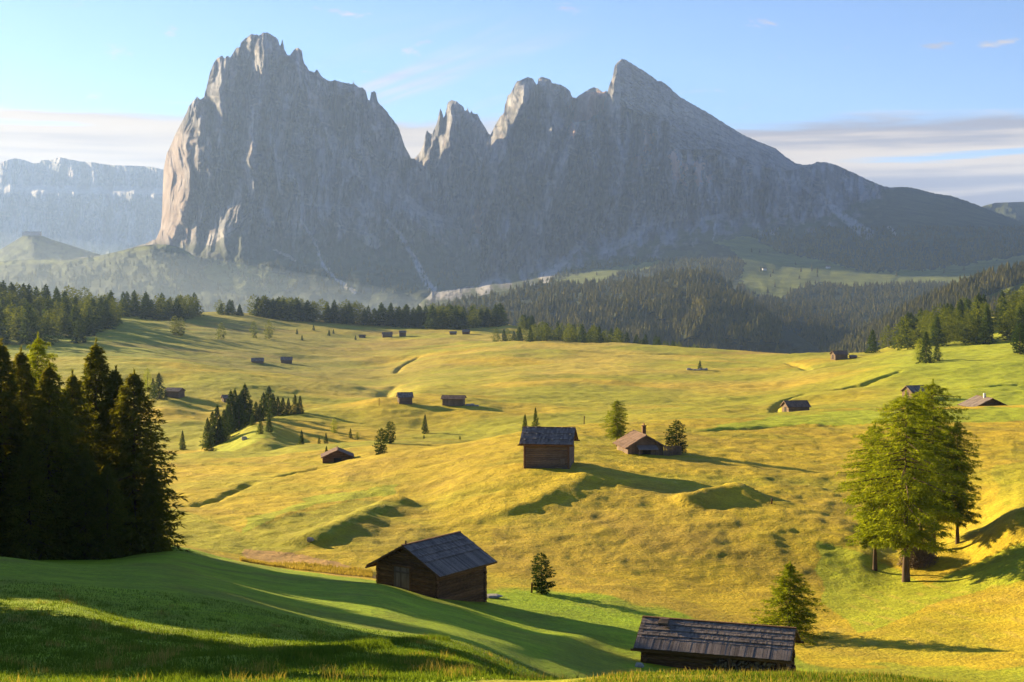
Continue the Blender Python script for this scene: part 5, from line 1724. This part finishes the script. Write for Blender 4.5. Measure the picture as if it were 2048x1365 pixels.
def small_barn(px, base, lo, hi, ang, Lx, Wy, he, rise, label, roofm, wallm, log=True, courses=4, chimney=False, sink=0.0, ov=0.45, name='hay_barn', dig=1.2):
    x, y, z = at(px, base, lo, hi)
    r = tag(empty(name, (x, y + Wy * 0.4, z - sink), math.radians(ang)), label, 'barn' if name == 'hay_barn' else 'hut')
    if log:
        log_walls(r, Lx, Wy, he, rise, dig, wallm, 0.26, 0.15)
    else:
        plank_walls(r, Lx, Wy, he, rise, dig, wallm, 0.28)
    roof(r, Lx, Wy, he, rise, ov, ov, roofm, courses, 0.3, poles=False, bargemat=wallm)
    dm = MB()
    dm.cbox((-Lx / 2 - 0.16, 0, he * 0.45), 0.06, 1.1, he * 0.85)
    dm.build('door', M_DARK, r)
    if chimney:
        c = MB()
        c.cbox((-Lx * 0.1, 0.3, he + rise + 0.3), 0.4, 0.4, 1.2)
        c.build('chimney', M_WHITE, r)
    return r


small_barn(907, 812, 360, 420, -6, 5.6, 4.2, 1.9, 0.7, 'larger of the two grey barns on the middle knoll, a stone heap to its right', M_SHINGLERED, M_LOGGREY, False)
small_barn(809, 808, 370, 440, 12, 3.4, 3.2, 1.9, 1.0, 'smaller left one of the two barns on the middle knoll', M_SHINGLE, M_LOGGREY)
small_barn(1594, 829, 290, 345, 10, 4.4, 3.6, 1.7, 1.0, 'brown barn with reddish roof beyond the bright mown field', M_SHINGLERED, M_LOGGREY)
small_barn(1978, 822, 262, 330, 96, 6.0, 6.6, 1.5, 1.55, 'wide low hut with pale chimney behind the bright field right of the big larches', M_SHINGLE, M_LOG, True, 5, True, 0.6, 0.8, 'alpine_hut')
small_barn(1680, 719, 600, 790, 14, 6.0, 4.4, 2.4, 1.3, 'small barn on the meadow rim below the right-hand forest', M_SHINGLERED, M_LOGGREY, ov=0.6)
small_barn(1707, 717, 600, 790, 5, 2.4, 2.2, 0.8, 0.5, 'tiny shed right of the barn on the meadow rim', M_SHINGLE, M_LOG)
small_barn(672, 925, 195, 245, 98, 3.6, 4.2, 1.1, 0.95, 'hut sunk behind a fold with only its roof showing, beside a small spruce', M_SHINGLERED, M_LOG, True, 4, False, 0.3, 0.35)
small_barn(347, 796, 480, 545, -14, 5.0, 4.2, 2.3, 0.9, 'grey barn beside the broad spruce behind the near stand', M_SHINGLE, M_LOGGREY)
small_barn(453, 804, 430, 520, 25, 2.8, 2.4, 1.4, 0.8, 'tiny barn on the slope left of the gully belt', M_SHINGLE, M_LOGGREY)
small_barn(514, 726, 680, 860, 10, 6.4, 4.6, 1.0, 1.6, 'low grey-roofed barn on the shaded slope, left of a similar one', M_SHINGLE, M_LOGGREY)
small_barn(572, 727, 680, 860, 8, 6.0, 5.0, 1.9, 1.6, 'grey-roofed barn on the shaded slope, right one of the pair', M_SHINGLE, M_LOGGREY)
small_barn(724, 676, 950, 1150, 5, 4.6, 4.0, 1.3, 1.0, 'tiny barn at the left end of the distant barn row', M_SHINGLERED, M_LOGGREY)
small_barn(774, 675, 950, 1160, 8, 7.5, 5.5, 2.4, 1.6, 'largest barn of the distant row below the long treeline', M_SHINGLERED, M_LOGGREY)
small_barn(805, 673, 950, 1160, 4, 5.0, 4.5, 3.2, 1.2, 'tall barn at the right end of the distant row', M_SHINGLE, M_LOG)
small_barn(906, 670, 980, 1200, 4, 5.0, 4.0, 1.6, 1.0, 'faint little barn below the right part of the long treeline', M_SHINGLE, M_LOG)
small_barn(932, 669, 980, 1200, -10, 5.0, 4.0, 2.2, 1.6, 'faint steep-roofed barn below the right end of the long treeline', M_SHINGLE, M_LOG)
small_barn(1834, 799, 325, 400, 20, 4.6, 3.8, 2.0, 1.2, 'barn whose bluish roof peeps out behind the top of the big larches', M_SHINGLE, M_LOGGREY)


def rocks(name, px, base, lo, hi, lst, label, cat):
    x, y, z = at(px, base, lo, hi)
    for i, (dx_, dy_, rx, rz) in enumerate(lst):
        m = MB()
        m.rock((0, 0, 0), rx, rx * 0.8, rz, i + int(px))
        o = m.build(name, M_STONE)
        o.location = (x + dx_, y + dy_, ground_z(x + dx_, y + dy_) + rz * 0.3)
        tag(o, label, cat, label + 's' if len(lst) > 1 else None)


rocks('boulder', 1398, 746, 620, 760, [(-4.6, 0, 1.1, 0.9), (-3.2, 1, 0.8, 0.6), (-2.0, -1, 0.8, 0.6), (0.5, -1.6, 1.2, 0.8), (2.2, -0.8, 1.3, 0.7), (3.2, 0, 0.8, 0.9), (-0.8, -1.7, 0.8, 0.5)], 'pale boulder at the foot of the lone spruce on the open meadow', 'boulder')
rocks('boulder', 489, 880, 290, 345, [(0, 0, 0.8, 0.7)], 'rounded grey boulder on the green knoll', 'boulder')
rocks('boulder', 944, 812, 360, 420, [(-1.2, 0, 0.7, 0.5), (0, 0.2, 0.9, 0.5), (1.3, -0.1, 0.8, 0.35)], 'stone of the low heap right of the larger grey barn', 'stone')
rocks('boulder', 1288, 1333, 70, 90, [(-0.35, -0.6, 0.28, 0.22)], 'reddish stone at the left foot of the long cabin', 'stone')
rocks('boulder', 620, 1082, 105, 150, [(0, 0, 0.38, 0.3)], 'dark rock at the head of the curved bank', 'rock')
for px, b, lo, hi, h, lab in ((1168, 849, 195, 235, 1.2, 'short dark post on the skyline of the golden plateau'), (758, 812, 370, 430, 2.0, 'small dark post on the left rim of the middle knoll'), (1063, 1186, 98, 110, 0.7, 'wooden stake beside the small upright stone pine'), (1543, 1008, 115, 150, 0.5, 'leaning stake on the golden slope near the dark hollow')):
    x, y, z = at(px, b, lo, hi)
    m = MB()
    m.prism((0, 0, -0.3), (0.04, 0.02, h), 0.08, 6)
    m.prism((0.04, 0.02, h), (0.05, 0.02, h + 0.05), 0.05, 6)
    o = m.build('wooden_post', M_LOG)
    o.location = (x, y, z)
    tag(o, lab, 'post')

# brush heap under the larches
x, y, z = at(1838, 1128, 105, 124)
g = np.random.default_rng(3)
n = 5200
ph = g.uniform(0, 6.28, n)
rr_ = g.uniform(0, 1, n) ** 0.4
el = g.uniform(0, 1.4, n)
pos = np.stack([x + 1.7 * rr_ * np.cos(ph) * np.cos(el), y + 1.3 * rr_ * np.sin(ph) * np.cos(el), z - 0.2 + 1.9 * rr_ * np.sin(el)], 1)
dv = g.normal(0, 1, (n, 3))
dv /= np.linalg.norm(dv, axis=1, keepdims=True)
tri = leaf_tris(pos, dv, g.normal(0, 1, (n, 3)), np.full(n, 0.4), np.full(n, 0.05)).reshape(-1, 3)
o = mesh_from('brush_heap', tri, np.arange(len(tri)).reshape(-1, 3), M_FIREWOOD)
tag(o, 'reddish brown heap of dry brush between the larch trunks', 'brush heap')

# lift station on the far hill
h = sheet_hit(1, 62, 471)
r = tag(empty('lift_station', (h[0], h[1], h[2])), 'tiny flat building on top of the hazy hill at far left', 'building')
m = MB()
m.cbox((0, 0, 5), 70, 22, 14)
m.build('wall', M_WHITE, r)
m = MB()
m.cbox((4, 0, 13.2), 62, 18, 2.4)
m.build('roof', M_SHINGLE, r)
# farm house on the lit meadow across the valley
for px, py, lab in ((1528, 541, 'pale farmhouse at the top of the sunlit patch across the valley'), (1656, 537, 'tiny pale house alone on the meadow across the valley')):
    h = sheet_hit(5, px, py)
    r = tag(empty('farmhouse', h, 0.3), lab, 'house')
    m = MB()
    m.cbox((0, 0, 2), 10, 6, 5)
    m.build('wall', M_WHITE, r)
    m = MB()
    for s in (-1, 1):
        m.box((-6, 0, 6.6), (12, 0, 0), (0, s * 4, -2.4), (0, 0, 0.3))
    m.build('roof', M_SHINGLERED, r)

# ------------------------------------------------------------------ grass


def blades(name, n, sampler, hmin, hmax, wid, mat, label, bend=0.35, seed=1):
    g = np.random.default_rng(seed)
    px, Y = sampler(g, n)
    x = (px - CX) / F * Y
    z = lookup(ZG, px, Y)
    n = len(x)
    h = g.uniform(hmin, hmax, n) * (0.75 + 0.4 * np.clip(perlin(x / 0.8, Y / 0.8, 5), -1, 1))
    a = g.uniform(0, 6.28, n)
    b = g.uniform(0, 6.28, n)
    w = wid * g.uniform(0.6, 1.3, n)
    p = np.stack([x, Y, z - 0.01], 1)
    sd = np.stack([np.cos(a), np.sin(a), 0 * a], 1) * w[:, None] / 2
    bd = np.stack([np.cos(b), np.sin(b), 0 * b], 1) * (h * bend * g.uniform(0.2, 1.2, n))[:, None]
    up = np.array([0, 0, 1.0])
    V = np.stack([p - sd, p + sd, p + bd * 0.35 + up * h[:, None] * 0.6 + sd * 0.7, p + bd * 0.35 + up * h[:, None] * 0.6 - sd * 0.7, p + bd + up * h[:, None]], 1).reshape(-1, 3)
    i = np.arange(n) * 5
    Q = np.stack([i, i + 1, i + 2, i + 3], 1)
    T3 = np.stack([i + 3, i + 2, i + 4], 1)
    ob = mesh_from(name, V, [Q, T3], mat)
    return tag(ob, label, 'grass', kind='stuff')


def samp(p0, p1, y0, y1):
    def f(g, n):
        Y = y0 * (y1 / y0) ** g.uniform(0, 1, n)
        return g.uniform(p0, p1, n), Y
    return f


blades('grass', 150000, samp(-80, 2130, 23, 62), 0.05, 0.13, 0.022, M_GRASS, 'short green grass of the shaded lawn in the foreground', seed=2)
blades('grass', 60000, samp(940, 2130, 13.5, 19), 0.03, 0.09, 0.012, M_GRASS, 'sunlit grass along the bottom right edge', seed=3)
blades('dry_grass', 9000, samp(960, 2130, 14, 19), 0.06, 0.15, 0.008, M_DRYGRASS, 'taller dry grass stems along the bottom right edge', seed=4)


def clumps(g, n):
    m = n // 45
    cp, cy = g.uniform(-60, 1250, m), 23.5 * (58 / 23.5) ** g.uniform(0, 1, m)
    k = g.integers(0, m, n)
    return cp[k] + g.normal(0, 0.16, n) / cy[k] * F, cy[k] + g.normal(0, 0.16, n)


blades('grass', 30000, clumps, 0.08, 0.24, 0.016, M_GRASS, 'coarser grass clumps standing out of the foreground lawn', 0.55, 11)
blades('dry_grass', 5000, clumps, 0.15, 0.34, 0.010, M_DRYGRASS, 'thin dry stems scattered over the foreground lawn', 0.5, 12)


def tuft(g, n):
    c = np.array([[292, 29], [306, 30], [330, 29.5], [212, 28.5], [255, 29], [345, 30.5], [318, 29]])
    k = g.integers(0, len(c), n)
    return c[k, 0] + g.normal(0, 9, n), c[k, 1] + g.normal(0, 0.4, n)


blades('grass_tuft', 260, tuft, 0.22, 0.48, 0.010, M_DRYGRASS, 'tuft of tall pale seeding grass at the bottom left of the lawn', 0.5, 6)


def reeds(g, n):
    px = g.uniform(480, 745, n)
    Y = np.interp(px, [480, 600, 745], [107.5, 106.5, 104.5]) + g.uniform(0, 1, n) * np.interp(px, [480, 600, 745], [2.0, 6, 4.5])
    return px, Y


blades('dry_grass', 9000, reeds, 0.15, 0.42, 0.04, M_DRYGRASS, 'tall tawny grass in the gully left of the front barn', 0.3, 7)


def rim(g, n):
    px = g.uniform(560, 900, n)
    Y = g.normal(0, 0.6, n) + np.array([dist_for(ZG, p, q, 24, 60) for p, q in zip(np.linspace(560, 900, 40), np.linspace(1318, 1272, 40))])[((px - 560) / 340 * 39).astype(int)]
    return px, Y


blades('grass', 6000, rim, 0.12, 0.32, 0.018, M_GRASS, 'ragged taller grass along the low ridge of the lawn', 0.4, 8)

# ------------------------------------------------------------------ haze
HAZE = True
MIST = True
if MIST:
    m, nt, out = new_mat('mist')
    pv = N(nt, 'ShaderNodeVolumePrincipled')
    pv.inputs['Color'].default_value = (0.70, 0.86, 1.0, 1)
    pv.inputs['Density'].default_value = 1.6e-4
    pv.inputs['Anisotropy'].default_value = 0.0
    L(nt, pv.outputs[0], out.inputs['Volume'])
    vv, ff = [], []
    for i in range(25):
        th = math.pi * i / 24
        for j in range(48):
            ph = 2 * math.pi * j / 48
            vv.append((-2900 + 3300 * math.sin(th) * math.cos(ph), 2950 + 1300 * math.sin(th) * math.sin(ph), -330 + 520 * math.cos(th)))
            if i < 24:
                k = (j + 1) % 48
                ff.append((i * 48 + j, (i + 1) * 48 + j, (i + 1) * 48 + k, i * 48 + k))
    hz = mesh_from('valley_mist', np.array(vv), np.array(ff), m)
    hz['kind'] = 'stuff'
    hz['label'] = 'pale low mist lying in the valley beneath the left-hand massif'
if HAZE:
    m, nt, out = new_mat('haze')
    pv = N(nt, 'ShaderNodeVolumePrincipled')
    pv.inputs['Color'].default_value = (0.38, 0.57, 1.0, 1)
    pv.inputs['Density'].default_value = 4.6e-5
    pv.inputs['Anisotropy'].default_value = 0.25
    L(nt, pv.outputs[0], out.inputs['Volume'])
    b = MB()
    b.cbox((0, 7250, 370), 48000, 15500, 1410)
    hz = b.build('haze', m)
    hz['kind'] = 'stuff'
    hz['label'] = 'pale morning haze filling the valley air'
